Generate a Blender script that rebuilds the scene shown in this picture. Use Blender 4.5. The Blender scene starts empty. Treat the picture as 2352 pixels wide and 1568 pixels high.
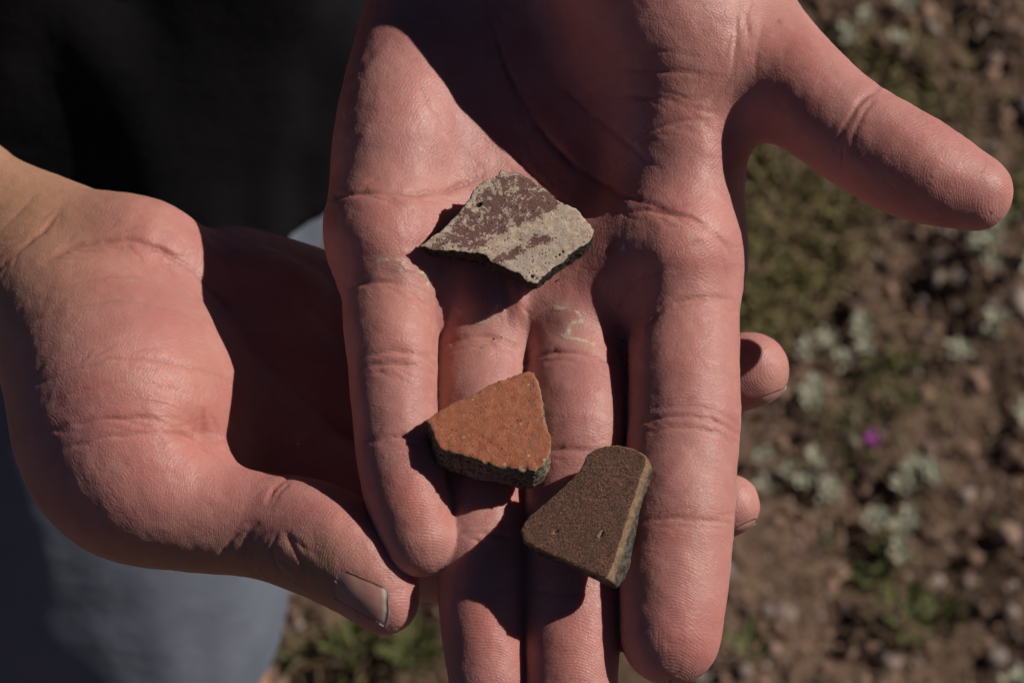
import bpy, math, random
import numpy as np
from mathutils import Vector, Matrix

random.seed(7)
RNG = np.random.default_rng(7)
SC = bpy.context.scene
COL = SC.collection

# ------------------------------------------------------------------ camera, light, exposure
CAM_H, DOWN, FOCUS = 1.40, math.radians(50.0), 0.50
LENS, SENSOR = 55.0, 23.5
cF = np.array([0.0, math.cos(DOWN), -math.sin(DOWN)])
cU = np.array([0.0, math.sin(DOWN), math.cos(DOWN)])
cR = np.array([1.0, 0.0, 0.0])
CAMP = np.array([0.0, 0.0, CAM_H])
cam_d = bpy.data.cameras.new('camera')
cam_d.lens = LENS
cam_d.sensor_width = SENSOR
cam_d.clip_start, cam_d.clip_end = 0.02, 6000.0
cam_d.dof.use_dof = True
cam_d.dof.focus_distance = 0.493
cam_d.dof.aperture_fstop = 15.0
cam = bpy.data.objects.new('camera', cam_d)
COL.objects.link(cam)
cam.matrix_world = Matrix(((1, 0, 0, 0), (0, cU[1], -cF[1], 0), (0, cU[2], -cF[2], CAM_H), (0, 0, 0, 1)))
SC.camera = cam

SUN_EL, SUN_AZ = math.radians(40.0), math.radians(82.0)      # azimuth clockwise from +Y
SUN_DIR = np.array([math.sin(SUN_AZ) * math.cos(SUN_EL), math.cos(SUN_AZ) * math.cos(SUN_EL), math.sin(SUN_EL)])
sun_d = bpy.data.lights.new('sun', 'SUN')
sun_d.energy = 5.0
sun_d.angle = math.radians(0.55)
sun_d.color = (1.0, 0.93, 0.84)
sun = bpy.data.objects.new('sun', sun_d)
COL.objects.link(sun)
sun.rotation_euler = Vector(SUN_DIR).to_track_quat('Z', 'Y').to_euler()
sun.location = (3, 0, 4)

world = bpy.data.worlds.new('World')
SC.world = world
world.use_nodes = True
wn = world.node_tree
bg = wn.nodes['Background']
sky = wn.nodes.new('ShaderNodeTexSky')
sky.sky_type = 'NISHITA'
sky.sun_disc = False
sky.sun_elevation = SUN_EL
sky.sun_rotation = SUN_AZ
sky.altitude = 1500
sky.air_density = 0.35
sky.dust_density = 0.1
sky.ozone_density = 1.5
wn.links.new(sky.outputs[0], bg.inputs[0])
bg.inputs[1].default_value = 0.05
SC.view_settings.view_transform = 'Standard'
SC.view_settings.look = 'None'
SC.view_settings.exposure = -0.38
SC.view_settings.gamma = 1.0
SC.view_settings.use_curve_mapping = False

# ------------------------------------------------------------------ coordinates
# working frame of the hands, in millimetres: X right, Y up the slope of the view, Z toward the viewer,
# origin half a metre in front of the camera.  D() turns a measured place of the photograph + a height into it.
KD, TILT = 0.09273, 0.36
ORG = CAMP + FOCUS * cF

def D(dx, dy, h=0.0):
    z = 0.0
    for _ in range(8):
        y = (784 - dy) * KD * (1 - z / 500)
        z = -TILT * y + h
    return np.array([(dx - 1176) * KD * (1 - z / 500), (784 - dy) * KD * (1 - z / 500), z])

def rD(r, p):
    return r * KD * (1 - p[2] / 500)

def to_world(P):
    P = np.asarray(P, float) * 0.001
    return ORG + P[..., 0:1] * cR + P[..., 1:2] * cU - P[..., 2:3] * cF

def from_world(W):
    d = (np.asarray(W, float) - ORG) * 1000
    return np.stack([d @ cR, d @ cU, -(d @ cF)], -1)

def proj(P):
    s = KD * (1 - P[..., 2] / 500)
    return np.stack([1176 + P[..., 0] / s, 784 - P[..., 1] / s], -1)

def ground_at(dx, dy, z=0.0):
    v = (dx - 1176) * KD * 0.001 * cR + (784 - dy) * KD * 0.001 * cU + FOCUS * cF
    t = (z - CAM_H) / v[2]
    return CAMP + t * v

# ------------------------------------------------------------------ noise, fields, meshing
def _hash(ix, iy, iz, seed):
    h = (ix * 374761393 + iy * 668265263 + iz * 2147483647 + seed * 974634541) & 0xFFFFFFFF
    h = ((h ^ (h >> 13)) * 1274126177) & 0xFFFFFFFF
    h = (h ^ (h >> 16)) & 0xFFFFFFFF
    return h.astype(np.float64) / 4294967295.0

def vnoise(P, freq, seed=0):
    q = P * freq
    i = np.floor(q).astype(np.int64)
    f = q - i
    f = f * f * (3 - 2 * f)
    out = 0
    for dx in (0, 1):
        wx = f[..., 0] if dx else 1 - f[..., 0]
        for dy in (0, 1):
            wy = f[..., 1] if dy else 1 - f[..., 1]
            for dz in (0, 1):
                wz = f[..., 2] if dz else 1 - f[..., 2]
                out = out + wx * wy * wz * _hash(i[..., 0] + dx, i[..., 1] + dy, i[..., 2] + dz, seed)
    return out * 2 - 1

def fbm(P, freq, seed=0, octs=4, gain=0.5):
    a, s = 1.0, 0
    for o in range(octs):
        s = s + a * vnoise(P, freq * 2 ** o, seed + o * 17)
        a *= gain
    return s

def smin(a, b, k):
    h = np.clip(0.5 + 0.5 * (b - a) / k, 0, 1)
    return b + (a - b) * h - k * h * (1 - h)

def smax(a, b, k):
    return -smin(-a, -b, k)

def sstep(a, b, x):
    t = np.clip((x - a) / (b - a), 0, 1)
    return t * t * (3 - 2 * t)

def catmull(pts, n=4):
    pts = np.asarray(pts, float)
    if len(pts) < 3:
        return pts
    P = np.vstack([2 * pts[0] - pts[1], pts, 2 * pts[-1] - pts[-2]])
    out = []
    for i in range(1, len(P) - 2):
        for t in np.arange(n) / n:
            a, b, c, d = P[i - 1], P[i], P[i + 1], P[i + 2]
            out.append(0.5 * (2 * b + (c - a) * t + (2 * a - 5 * b + 4 * c - d) * t * t + (3 * b - a - 3 * c + d) * t ** 3))
    out.append(P[-2])
    return np.array(out)

class Chain:
    """a limb of varying thickness along a curve: rows x,y,z,r"""
    def __init__(self, rows, n=4, zs=1.0):
        self.c = catmull(rows, n)
        self.zs = np.array([1.0, 1.0, zs])
        seg = np.linalg.norm(np.diff(self.c[:, :3], axis=0), axis=1)
        self.s = np.concatenate([[0], np.cumsum(seg)])
        self.lo = (self.c[:, :3] - self.c[:, 3:4]).min(0)
        self.hi = (self.c[:, :3] + self.c[:, 3:4]).max(0)

    def __call__(self, P, pad=16.0, param=False):
        shape = P.shape[:-1]
        Q = P.reshape(-1, 3)
        out = np.full(len(Q), 400.0)
        prm = np.zeros(len(Q))
        m = np.all((Q > self.lo - pad) & (Q < self.hi + pad), axis=1)
        q = Q[m] * self.zs
        best = np.full(len(q), 1e9)
        bs = np.zeros(len(q))
        for i in range(len(self.c) - 1):
            a, b = self.c[i].copy(), self.c[i + 1].copy()
            a[:3] *= self.zs; b[:3] *= self.zs
            ba = b[:3] - a[:3]
            L2 = ba @ ba
            L = math.sqrt(L2)
            qa = q - a[:3]
            pr = (qa @ ba) / L
            pe = np.sqrt(np.maximum(np.einsum('ij,ij->i', qa, qa) - pr * pr, 0))
            k = max(-0.95, min(0.95, (b[3] - a[3]) / L))
            t = np.clip((pr + pe * k / math.sqrt(1 - k * k)) / L, 0, 1)
            d = np.sqrt((pr - t * L) ** 2 + pe ** 2) - (a[3] + (b[3] - a[3]) * t)
            w = d < best
            best[w] = d[w]
            if param:
                bs[w] = self.s[i] + t[w] * math.sqrt(L2)
        out[m] = best
        if param:
            prm[m] = bs
            return out.reshape(shape), prm.reshape(shape)
        return out.reshape(shape)

def DC(rows, n=4, zs=1.0):
    r = []
    for dx, dy, h, rad in rows:
        p = D(dx, dy, h)
        r.append([*p, rD(rad, p)])
    return Chain(r, n, zs)

def grid_pts(lo, hi, vox):
    n = np.ceil((np.asarray(hi) - np.asarray(lo)) / vox).astype(int) + 1
    ax = [lo[i] + vox * np.arange(n[i]) for i in range(3)]
    return np.stack(np.meshgrid(*ax, indexing='ij'), -1)

def surface_nets(F, lo, vox):
    F = F.astype(np.float64)
    ins = F < 0
    nx, ny, nz = F.shape
    corners = [(i, j, k) for i in (0, 1) for j in (0, 1) for k in (0, 1)]
    cnt = sum(ins[i:nx - 1 + i, j:ny - 1 + j, k:nz - 1 + k].astype(np.int8) for i, j, k in corners)
    act = (cnt > 0) & (cnt < 8)
    idx = np.argwhere(act)
    vid = np.full(act.shape, -1, np.int64)
    vid[tuple(idx.T)] = np.arange(len(idx))
    vals = {c: F[idx[:, 0] + c[0], idx[:, 1] + c[1], idx[:, 2] + c[2]] for c in corners}
    acc = np.zeros((len(idx), 3))
    num = np.zeros(len(idx))
    for c in corners:
        for ax in range(3):
            if c[ax] == 0:
                d = list(c); d[ax] = 1; d = tuple(d)
                a, b = vals[c], vals[d]
                x = (a < 0) != (b < 0)
                t = np.where(x, a / np.where(x, a - b, 1), 0)
                p = np.zeros((len(idx), 3)) + np.array(c, float)
                p[:, ax] = t
                acc[x] += p[x]
                num[x] += 1
    V = np.asarray(lo) + vox * (idx + acc / num[:, None])
    faces = []
    for ax in range(3):
        o = [(1, 2), (2, 0), (0, 1)][ax]
        sl0 = [slice(None)] * 3; sl1 = [slice(None)] * 3
        sl0[ax] = slice(0, -1); sl1[ax] = slice(1, None)
        a, b = ins[tuple(sl0)], ins[tuple(sl1)]
        ed = np.argwhere(a != b)
        u, v = o
        ok = (ed[:, u] > 0) & (ed[:, v] > 0) & (ed[:, u] < F.shape[u] - 1) & (ed[:, v] < F.shape[v] - 1)
        ed = ed[ok]
        flip = ~a[tuple(ed.T)]
        def cell(du, dv):
            e = ed.copy(); e[:, u] += du; e[:, v] += dv
            return vid[tuple(e.T)]
        q = np.stack([cell(-1, -1), cell(0, -1), cell(0, 0), cell(-1, 0)], 1)
        q[flip] = q[flip][:, ::-1]
        faces.append(q)
    Fc = np.vstack(faces)
    Fc = Fc[(Fc >= 0).all(1)]
    return V, Fc

def subdivide(V, Q):
    E = np.stack([Q, np.roll(Q, -1, 1)], 2).reshape(-1, 2)
    Es = np.sort(E, 1)
    key = Es[:, 0] * (len(V) + 1) + Es[:, 1]
    uk, inv = np.unique(key, return_inverse=True)
    ea, eb = uk // (len(V) + 1), uk % (len(V) + 1)
    em = 0.5 * (V[ea] + V[eb])
    fc = V[Q].mean(1)
    n0, n1 = len(V), len(V) + len(em)
    ei = inv.reshape(-1, 4) + n0
    fi = np.arange(len(Q)) + n1
    nq = np.concatenate([np.stack([Q[:, i], ei[:, i], fi, ei[:, i - 1]], 1) for i in range(4)])
    return np.vstack([V, em, fc]), nq

def vnormals(V, Q):
    d1, d2 = V[Q[:, 2]] - V[Q[:, 0]], V[Q[:, 3]] - V[Q[:, 1]]
    fn = np.cross(d1, d2)
    N = np.zeros_like(V)
    for i in range(4):
        for a in range(3):
            N[:, a] += np.bincount(Q[:, i], fn[:, a], len(V))
    return N / np.maximum(np.linalg.norm(N, axis=1, keepdims=True), 1e-12)

def laplace(V, Q, it=1, lam=0.5):
    for _ in range(it):
        S = np.zeros_like(V); n = np.zeros(len(V))
        for i in range(4):
            for j in (i - 1, (i + 1) % 4):
                n += np.bincount(Q[:, i], minlength=len(V))
                for a in range(3):
                    S[:, a] += np.bincount(Q[:, i], V[Q[:, j], a], len(V))
        V = V + lam * (S / np.maximum(n, 1)[:, None] - V)
    return V

def mesh_np(name, V, Q, attrs=None, smooth=True):
    me = bpy.data.meshes.new(name)
    V = np.asarray(V, np.float32); Q = np.asarray(Q, np.int32)
    k = Q.shape[1]
    me.vertices.add(len(V)); me.vertices.foreach_set('co', V.ravel())
    me.loops.add(Q.size); me.loops.foreach_set('vertex_index', Q.ravel())
    me.polygons.add(len(Q))
    me.polygons.foreach_set('loop_start', np.arange(0, Q.size, k, dtype=np.int32))
    me.polygons.foreach_set('use_smooth', np.full(len(Q), smooth))
    me.update(calc_edges=True)
    for an, av in (attrs or {}).items():
        av = np.asarray(av, np.float32)
        if av.ndim == 1:
            me.attributes.new(an, 'FLOAT', 'POINT').data.foreach_set('value', av)
        else:
            me.attributes.new(an, 'FLOAT_VECTOR', 'POINT').data.foreach_set('vector', av.ravel())
    return me

def link(name, me, mat=None, parent=None):
    o = bpy.data.objects.new(name, me)
    COL.objects.link(o)
    if mat is not None and me is not None and len(me.materials) == 0:
        me.materials.append(mat)
    if parent is not None:
        o.parent = parent
        o.matrix_parent_inverse = parent.matrix_world.inverted()
    return o

def tag(o, label=None, cat=None, group=None, kind=None):
    if label: o['label'] = label
    if cat: o['category'] = cat
    if group: o['group'] = group
    if kind: o['kind'] = kind
    return o

# ------------------------------------------------------------------ shader helpers
class NT:
    def __init__(self, name):
        self.m = bpy.data.materials.new(name)
        self.m.use_nodes = True
        self.t = self.m.node_tree
        self.b = self.t.nodes['Principled BSDF']
    def n(self, typ, **kw):
        nd = self.t.nodes.new(typ)
        for k, v in kw.items():
            setattr(nd, k, v)
        return nd
    def put(self, sock, v):
        if isinstance(v, bpy.types.NodeSocket):
            self.t.links.new(v, sock)
        elif v is not None:
            if hasattr(sock.default_value, '__len__') and not isinstance(v, (int, float)):
                v = tuple(v)
                if len(sock.default_value) == 4 and len(v) == 3:
                    v = v + (1,)
            sock.default_value = v
    def math(self, op, a, b=None, c=None, clamp=False):
        nd = self.n('ShaderNodeMath', operation=op, use_clamp=clamp)
        self.put(nd.inputs[0], a)
        if b is not None: self.put(nd.inputs[1], b)
        if c is not None: self.put(nd.inputs[2], c)
        return nd.outputs[0]
    def vmath(self, op, a, b=None):
        nd = self.n('ShaderNodeVectorMath', operation=op)
        self.put(nd.inputs[0], a)
        if b is not None: self.put(nd.inputs[1], b)
        return nd.outputs[0]
    def mix(self, f, a, b, mode='MIX'):
        nd = self.n('ShaderNodeMix', data_type='RGBA', blend_type=mode)
        self.put(nd.inputs[0], f); self.put(nd.inputs[6], a); self.put(nd.inputs[7], b)
        return nd.outputs[2]
    def attr(self, name, out='Fac'):
        return self.n('ShaderNodeAttribute', attribute_name=name).outputs[out]
    def coord(self, out='Object'):
        return self.n('ShaderNodeTexCoord').outputs[out]
    def noise(self, vec, scale, detail=3, rough=0.55, dist=0.0, out=0):
        nd = self.n('ShaderNodeTexNoise')
        self.put(nd.inputs['Vector'], vec); nd.inputs['Scale'].default_value = scale
        nd.inputs['Detail'].default_value = detail; nd.inputs['Roughness'].default_value = rough
        nd.inputs['Distortion'].default_value = dist
        return nd.outputs[out]
    def voro(self, vec, scale, feature='F1', out='Distance', rnd=1.0):
        nd = self.n('ShaderNodeTexVoronoi', feature=feature)
        self.put(nd.inputs['Vector'], vec); nd.inputs['Scale'].default_value = scale
        nd.inputs['Randomness'].default_value = rnd
        return nd.outputs[out]
    def rng(self, v, a, b, c=0.0, d=1.0, smooth=True):
        nd = self.n('ShaderNodeMapRange')
        if smooth: nd.interpolation_type = 'SMOOTHSTEP'
        self.put(nd.inputs[0], v)
        for i, x in enumerate((a, b, c, d)): nd.inputs[1 + i].default_value = x
        return nd.outputs[0]
    def bump(self, h, dist, strength=1.0, normal=None):
        nd = self.n('ShaderNodeBump')
        nd.inputs['Strength'].default_value = strength
        nd.inputs['Distance'].default_value = dist
        self.put(nd.inputs['Height'], h)
        if normal is not None: self.t.links.new(normal, nd.inputs['Normal'])
        return nd.outputs[0]
    def set(self, **kw):
        for k, v in kw.items():
            self.put(self.b.inputs[k.replace('_', ' ')], v)
        return self.m

# ------------------------------------------------------------------ materials
def mat_skin():
    M = NT('skin')
    co = M.coord()
    red, crease, flake, tan = M.attr('red'), M.attr('crease'), M.attr('flake'), M.attr('tan')
    big = M.noise(co, 70, 3, 0.5)
    fine = M.noise(co, 420, 4, 0.6)
    c = M.mix(M.rng(big, 0.35, 0.68), (0.475, 0.208, 0.188), (0.55, 0.262, 0.235))
    c = M.mix(M.math('MULTIPLY', red, M.rng(fine, 0.2, 0.7, 0.55, 1.0)), c, (0.55, 0.195, 0.165))
    c = M.mix(M.math('MULTIPLY', M.rng(M.noise(co, 180, 2), 0.5, 0.75), 0.35), c, (0.50, 0.21, 0.18))
    c = M.mix(M.math('MULTIPLY', M.rng(M.noise(co, 240, 4, 0.65), 0.50, 0.72), 0.32), c, (0.58, 0.345, 0.28))
    c = M.mix(M.math('MULTIPLY', M.rng(M.noise(co, 95, 3, 0.6, 0.5), 0.52, 0.72), 0.45), c, (0.50, 0.185, 0.165))
    c = M.mix(M.math('MULTIPLY', M.rng(M.noise(co, 48, 3, 0.55, 0.6), 0.46, 0.66), 0.30), c, (0.54, 0.285, 0.225))
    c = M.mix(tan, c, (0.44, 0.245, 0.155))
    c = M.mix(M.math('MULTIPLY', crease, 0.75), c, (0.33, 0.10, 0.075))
    c = M.mix(flake, c, (0.62, 0.50, 0.38))
    # ridged skin: phase is a length along the surface, in millimetres
    ph = M.math('ADD', M.attr('ridge'), M.math('MULTIPLY', M.noise(co, 260, 2), 0.55))
    ridge = M.math('SINE', M.math('MULTIPLY', ph, 2 * math.pi / 0.62))
    ridge = M.math('MULTIPLY', ridge, M.attr('ridgeamp'))
    cross = M.voro(M.vmath('MULTIPLY', co, (1.0, 1.0, 1.0)), 1150, 'DISTANCE_TO_EDGE')
    cross = M.rng(cross, 0.0, 0.22)
    wr = M.noise(M.attr('flow', 'Vector'), 1.0, 4, 0.6)
    wv = M.n('ShaderNodeVectorMath', operation='ADD')
    M.put(wv.inputs[0], M.attr('flow', 'Vector')); M.put(wv.inputs[1], M.vmath('MULTIPLY', M.noise(co, 120, 2, out=1), (0.9, 0.9, 0.9)))
    line = M.rng(M.voro(wv.outputs[0], 0.55, 'DISTANCE_TO_EDGE'), 0.0, 0.05)
    line2 = M.rng(M.voro(wv.outputs[0], 2.2, 'DISTANCE_TO_EDGE'), 0.0, 0.12)
    lines = M.math('ADD', line, M.math('MULTIPLY', line2, 0.9))
    b1 = M.bump(ridge, 0.00003, 0.42)
    b2 = M.bump(cross, 0.00005, 0.45, b1)
    b3 = M.bump(wr, 0.0003, 0.10, M.bump(lines, 0.00007, 0.30, b2))
    b4 = M.bump(fine, 0.00010, 0.4, M.bump(M.noise(co, 1500, 2, 0.7), 0.00007, 0.5, b3))
    rough = M.math('ADD', 0.40, M.math('MULTIPLY', M.noise(co, 300, 3), 0.16))
    rough = M.math('SUBTRACT', rough, M.math('MULTIPLY', flake, 0.12))
    M.set(Base_Color=c, Roughness=rough, Specular_IOR_Level=0.40, Subsurface_Weight=0.85,
          Subsurface_Radius=(1.0, 0.30, 0.16), Subsurface_Scale=0.0022, Normal=b4)
    M.b.subsurface_method = 'RANDOM_WALK'
    return M.m

def mat_nail():
    M = NT('nail')
    e = M.attr('edge')
    co = M.coord()
    co = M.coord()
    c = M.mix(e, M.mix(M.rng(M.noise(co, 150, 2), .3, .7), (0.40, 0.20, 0.165), (0.47, 0.26, 0.22)), (0.62, 0.56, 0.46))
    M.set(Base_Color=c, Roughness=0.42, Specular_IOR_Level=0.55, Subsurface_Weight=0.3,
          Subsurface_Radius=(1, .4, .25), Subsurface_Scale=0.001, Normal=M.bump(M.noise(co, 900, 2), 0.00004, 0.4))
    return M.m

def mat_sherd(kind):
    M = NT('sherd_' + kind)
    co = M.attr('rest', 'Vector')             # millimetres in the sherd's own frame
    wall = M.attr('wall')
    n1 = M.noise(co, 0.9, 5, 0.65)
    n2 = M.noise(co, 2.4, 4, 0.7)
    n3 = M.noise(co, 0.25, 3, 0.5)
    grit = M.voro(co, 1.5, 'F1', 'Distance')
    gritc = M.voro(co, 1.5, 'F1', 'Color')
    gsel = M.n('ShaderNodeSeparateColor'); M.put(gsel.inputs[0], gritc)
    if kind == 'painted':
        face = M.mix(M.rng(n1, 0.35, 0.65), (0.46, 0.325, 0.23), (0.69, 0.55, 0.435))
        face = M.mix(M.math('MULTIPLY', M.rng(n3, 0.45, 0.62), 0.7), face, (0.52, 0.41, 0.34))
        p = M.math('ADD', M.attr('paint'), M.math('MULTIPLY', M.math('SUBTRACT', M.noise(co, 0.42, 8, 0.74), 0.527), 14.0))
        p = M.math('ADD', p, M.math('MULTIPLY', M.math('SUBTRACT', M.noise(co, 1.6, 5, 0.8), 0.5), 8.0))
        face = M.mix(M.rng(p, 0.05, 0.45), face, M.mix(M.rng(n2, .3, .7), (0.165, 0.083, 0.072), (0.215, 0.115, 0.10)))
        pit = M.math('MULTIPLY', M.rng(M.math('ADD', grit, M.math('MULTIPLY', M.math('SUBTRACT', n2, 0.5), 0.9)), 0.17, 0.33, 1, 0), M.rng(M.math('ADD', gsel.outputs[0], M.math('MULTIPLY', n3, 0.4)), 0.93, 0.96))
        face = M.mix(pit, face, (0.022, 0.018, 0.016))
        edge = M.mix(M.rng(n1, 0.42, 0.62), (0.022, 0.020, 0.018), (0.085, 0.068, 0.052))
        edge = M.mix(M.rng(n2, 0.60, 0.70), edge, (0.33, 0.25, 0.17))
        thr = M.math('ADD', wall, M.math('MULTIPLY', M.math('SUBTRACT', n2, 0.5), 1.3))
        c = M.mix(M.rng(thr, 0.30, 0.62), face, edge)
        rough, spec = 0.86, 0.25
    elif kind == 'orange':
        face = M.mix(M.rng(n1, 0.32, 0.68), (0.34, 0.102, 0.052), (0.47, 0.170, 0.096))
        face = M.mix(M.math('MULTIPLY', M.rng(n3, 0.42, 0.62), 0.6), face, (0.42, 0.150, 0.085))
        sp = M.math('MULTIPLY', M.rng(grit, 0.10, 0.26, 1, 0), M.rng(gsel.outputs[0], 0.72, 0.95))
        g2 = M.voro(co, 0.62, 'F1', 'Distance'); g2c = M.n('ShaderNodeSeparateColor'); M.put(g2c.inputs[0], M.voro(co, 0.62, 'F1', 'Color'))
        big = M.math('MULTIPLY', M.rng(M.math('ADD', g2, M.math('MULTIPLY', n2, 0.25)), 0.26, 0.36, 1, 0), M.rng(g2c.outputs[0], 0.80, 0.82))
        face = M.mix(M.math('MAXIMUM', sp, big), face, (0.52, 0.38, 0.29))
        face = M.mix(M.math('MULTIPLY', M.rng(M.noise(co, 0.35, 5, 0.7, 1.0), 0.52, 0.66), 0.55), face, (0.27, 0.13, 0.085))
        sp2 = M.math('MULTIPLY', M.rng(M.math('ADD', grit, M.math('MULTIPLY', M.math('SUBTRACT', n2, 0.5), 0.9)), 0.16, 0.30, 1, 0), M.rng(gsel.outputs[1], 0.70, 0.72))
        face = M.mix(sp2, face, (0.085, 0.062, 0.055))
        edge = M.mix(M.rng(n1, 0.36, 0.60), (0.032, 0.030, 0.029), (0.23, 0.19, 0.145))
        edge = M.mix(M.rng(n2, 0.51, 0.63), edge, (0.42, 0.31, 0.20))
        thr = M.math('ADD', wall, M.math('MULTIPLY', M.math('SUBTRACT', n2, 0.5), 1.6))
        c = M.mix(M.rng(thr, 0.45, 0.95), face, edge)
        c = M.mix(M.math('MULTIPLY', M.rng(thr, 0.1, 0.4), M.rng(thr, 1.2, 0.6)), c, (0.40, 0.20, 0.11))
        rough, spec = 0.88, 0.2
    else:
        face = M.mix(M.rng(n2, 0.33, 0.66), (0.028, 0.014, 0.011), (0.30, 0.134, 0.084))
        face = M.mix(M.math('MULTIPLY', M.rng(n3, 0.4, 0.65), 0.5), face, (0.13, 0.070, 0.045))
        sp = M.math('MULTIPLY', M.rng(grit, 0.10, 0.22, 1, 0), M.rng(gsel.outputs[0], 0.80, 0.82))
        face = M.mix(sp, face, (0.42, 0.38, 0.34))
        sp2 = M.math('MULTIPLY', M.rng(grit, 0.10, 0.24, 1, 0), M.rng(gsel.outputs[1], 0.76, 0.78))
        face = M.mix(sp2, face, (0.030, 0.022, 0.018))
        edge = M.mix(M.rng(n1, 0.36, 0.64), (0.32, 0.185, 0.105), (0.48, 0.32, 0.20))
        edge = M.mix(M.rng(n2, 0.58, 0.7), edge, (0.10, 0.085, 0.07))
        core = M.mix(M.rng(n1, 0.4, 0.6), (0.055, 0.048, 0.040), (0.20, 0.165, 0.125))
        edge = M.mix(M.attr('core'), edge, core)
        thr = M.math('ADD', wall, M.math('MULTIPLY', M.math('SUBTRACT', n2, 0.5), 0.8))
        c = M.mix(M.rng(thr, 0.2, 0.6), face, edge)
        rough, spec = 0.72, 0.4
    h = M.math('ADD', n2, M.math('MULTIPLY', M.noise(co, 6.0, 3, .7), 0.6))
    nb = M.bump(h, 0.0009 if kind == 'brown' else 0.0003, 0.9)
    M.set(Base_Color=c, Roughness=rough, Specular_IOR_Level=spec, Normal=nb)
    return M.m

def mat_cloth(name, c1, c2, weave=1400, rough=0.9, wv=0.5):
    M = NT(name)
    co = M.coord()
    n = M.noise(co, 14, 3)
    c = M.mix(M.rng(n, 0.3, 0.7), c1, c2)
    sx = M.n('ShaderNodeSeparateXYZ'); M.put(sx.inputs[0], co)
    a = M.math('SINE', M.math('MULTIPLY', M.math('ADD', sx.outputs[0], M.math('MULTIPLY', sx.outputs[2], 0.5)), weave))
    b = M.math('SINE', M.math('MULTIPLY', M.math('SUBTRACT', sx.outputs[2], M.math('MULTIPLY', sx.outputs[0], 0.5)), weave))
    w = M.math('MULTIPLY', a, b)
    c = M.mix(M.math('MULTIPLY', M.rng(w, -0.2, 0.6), wv), c, tuple(x * 0.62 for x in c1))
    nb = M.bump(w, 0.0002, 0.3)
    nb = M.bump(M.noise(co, 45, 4), 0.004, 0.35, nb)
    M.set(Base_Color=c, Roughness=rough, Specular_IOR_Level=0.10, Sheen_Weight=0.0, Normal=nb)
    return M.m

def mat_soil():
    M = NT('soil')
    co = M.coord()
    n1, n2, n3 = M.noise(co, 5, 5, 0.6), M.noise(co, 60, 5, 0.7), M.noise(co, 260, 3, 0.7)
    c = M.mix(M.rng(n1, 0.35, 0.65), (0.15, 0.097, 0.068), (0.23, 0.15, 0.108))
    c = M.mix(M.rng(n2, 0.40, 0.68), c, (0.068, 0.042, 0.030))
    c = M.mix(M.math('MULTIPLY', M.rng(n3, 0.55, 0.7), 0.7), c, (0.32, 0.215, 0.155))
    nb = M.bump(n3, 0.003, 0.8, M.bump(n2, 0.012, 0.8))
    M.set(Base_Color=c, Roughness=0.95, Specular_IOR_Level=0.1, Normal=nb)
    return M.m

def mat_stone(name='pebble'):
    M = NT(name)
    co = M.coord()
    t = M.attr('tone')
    r = M.n('ShaderNodeValToRGB')
    el = r.color_ramp.elements
    el[0].position, el[0].color = 0.0, (0.090, 0.056, 0.043, 1)
    el[1].position, el[1].color = 1.0, (0.42, 0.34, 0.28, 1)
    for p, c in ((0.3, (0.19, 0.115, 0.08, 1)), (0.55, (0.29, 0.18, 0.13, 1)), (0.75, (0.38, 0.235, 0.175, 1)), (0.9, (0.24, 0.20, 0.19, 1))):
        e = el.new(p); e.color = c
    M.put(r.inputs[0], t)
    n = M.noise(co, 300, 3)
    c = M.mix(M.math('MULTIPLY', M.rng(n, 0.4, 0.7), 0.45), r.outputs[0], (0.10, 0.07, 0.055))
    M.set(Base_Color=c, Roughness=0.85, Specular_IOR_Level=0.25, Normal=M.bump(n, 0.002, 0.5))
    return M.m

def mat_leaf(name, c1, c2, rough=0.7, trans=0.15):
    M = NT(name)
    co = M.coord()
    c = M.mix(M.rng(M.noise(co, 160, 3), 0.3, 0.7), c1, c2)
    M.set(Base_Color=c, Roughness=rough, Specular_IOR_Level=0.25, Subsurface_Weight=trans,
          Subsurface_Radius=(0.6, 1, 0.3), Subsurface_Scale=0.001, Normal=M.bump(M.noise(co, 700, 2), 0.0005, 0.5))
    return M.m

def mat_plain(name, c, rough=0.6, spec=0.3):
    M = NT(name)
    co = M.coord()
    k = M.mix(M.math('MULTIPLY', M.rng(M.noise(co, 200, 3), 0.35, 0.7), 0.5), c, tuple(x * 0.6 for x in c))
    M.set(Base_Color=k, Roughness=rough, Specular_IOR_Level=spec)
    return M.m

SKIN, NAIL = mat_skin(), mat_nail()
SHORTS = mat_cloth('shorts_fabric', (0.150, 0.170, 0.215), (0.185, 0.205, 0.255), 2600, wv=0.35)
SHIRT = mat_cloth('shirt_fabric', (0.008, 0.0075, 0.0095), (0.012, 0.0115, 0.014), 2500, wv=0.3)
SHADE_LAYER = mat_cloth('shade_layer_fabric', (0.006, 0.006, 0.007), (0.009, 0.009, 0.010), 2500, wv=0.2)  # near-black cloth colour that stands in for shade on the shirt
SHOE = mat_plain('shoe_canvas', (0.05, 0.05, 0.055), 0.8)
SOLE = mat_plain('shoe_rubber', (0.30, 0.29, 0.27), 0.7)
#@@GROUND
# ------------------------------------------------------------------ the ground
def axis(lo, hi, step, far, n):
    core = np.arange(lo, hi + 1e-9, step)
    g = np.geomspace(step, far, n)
    return np.concatenate([lo - np.cumsum(g)[::-1], core, core[-1] + np.cumsum(g)])

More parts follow.
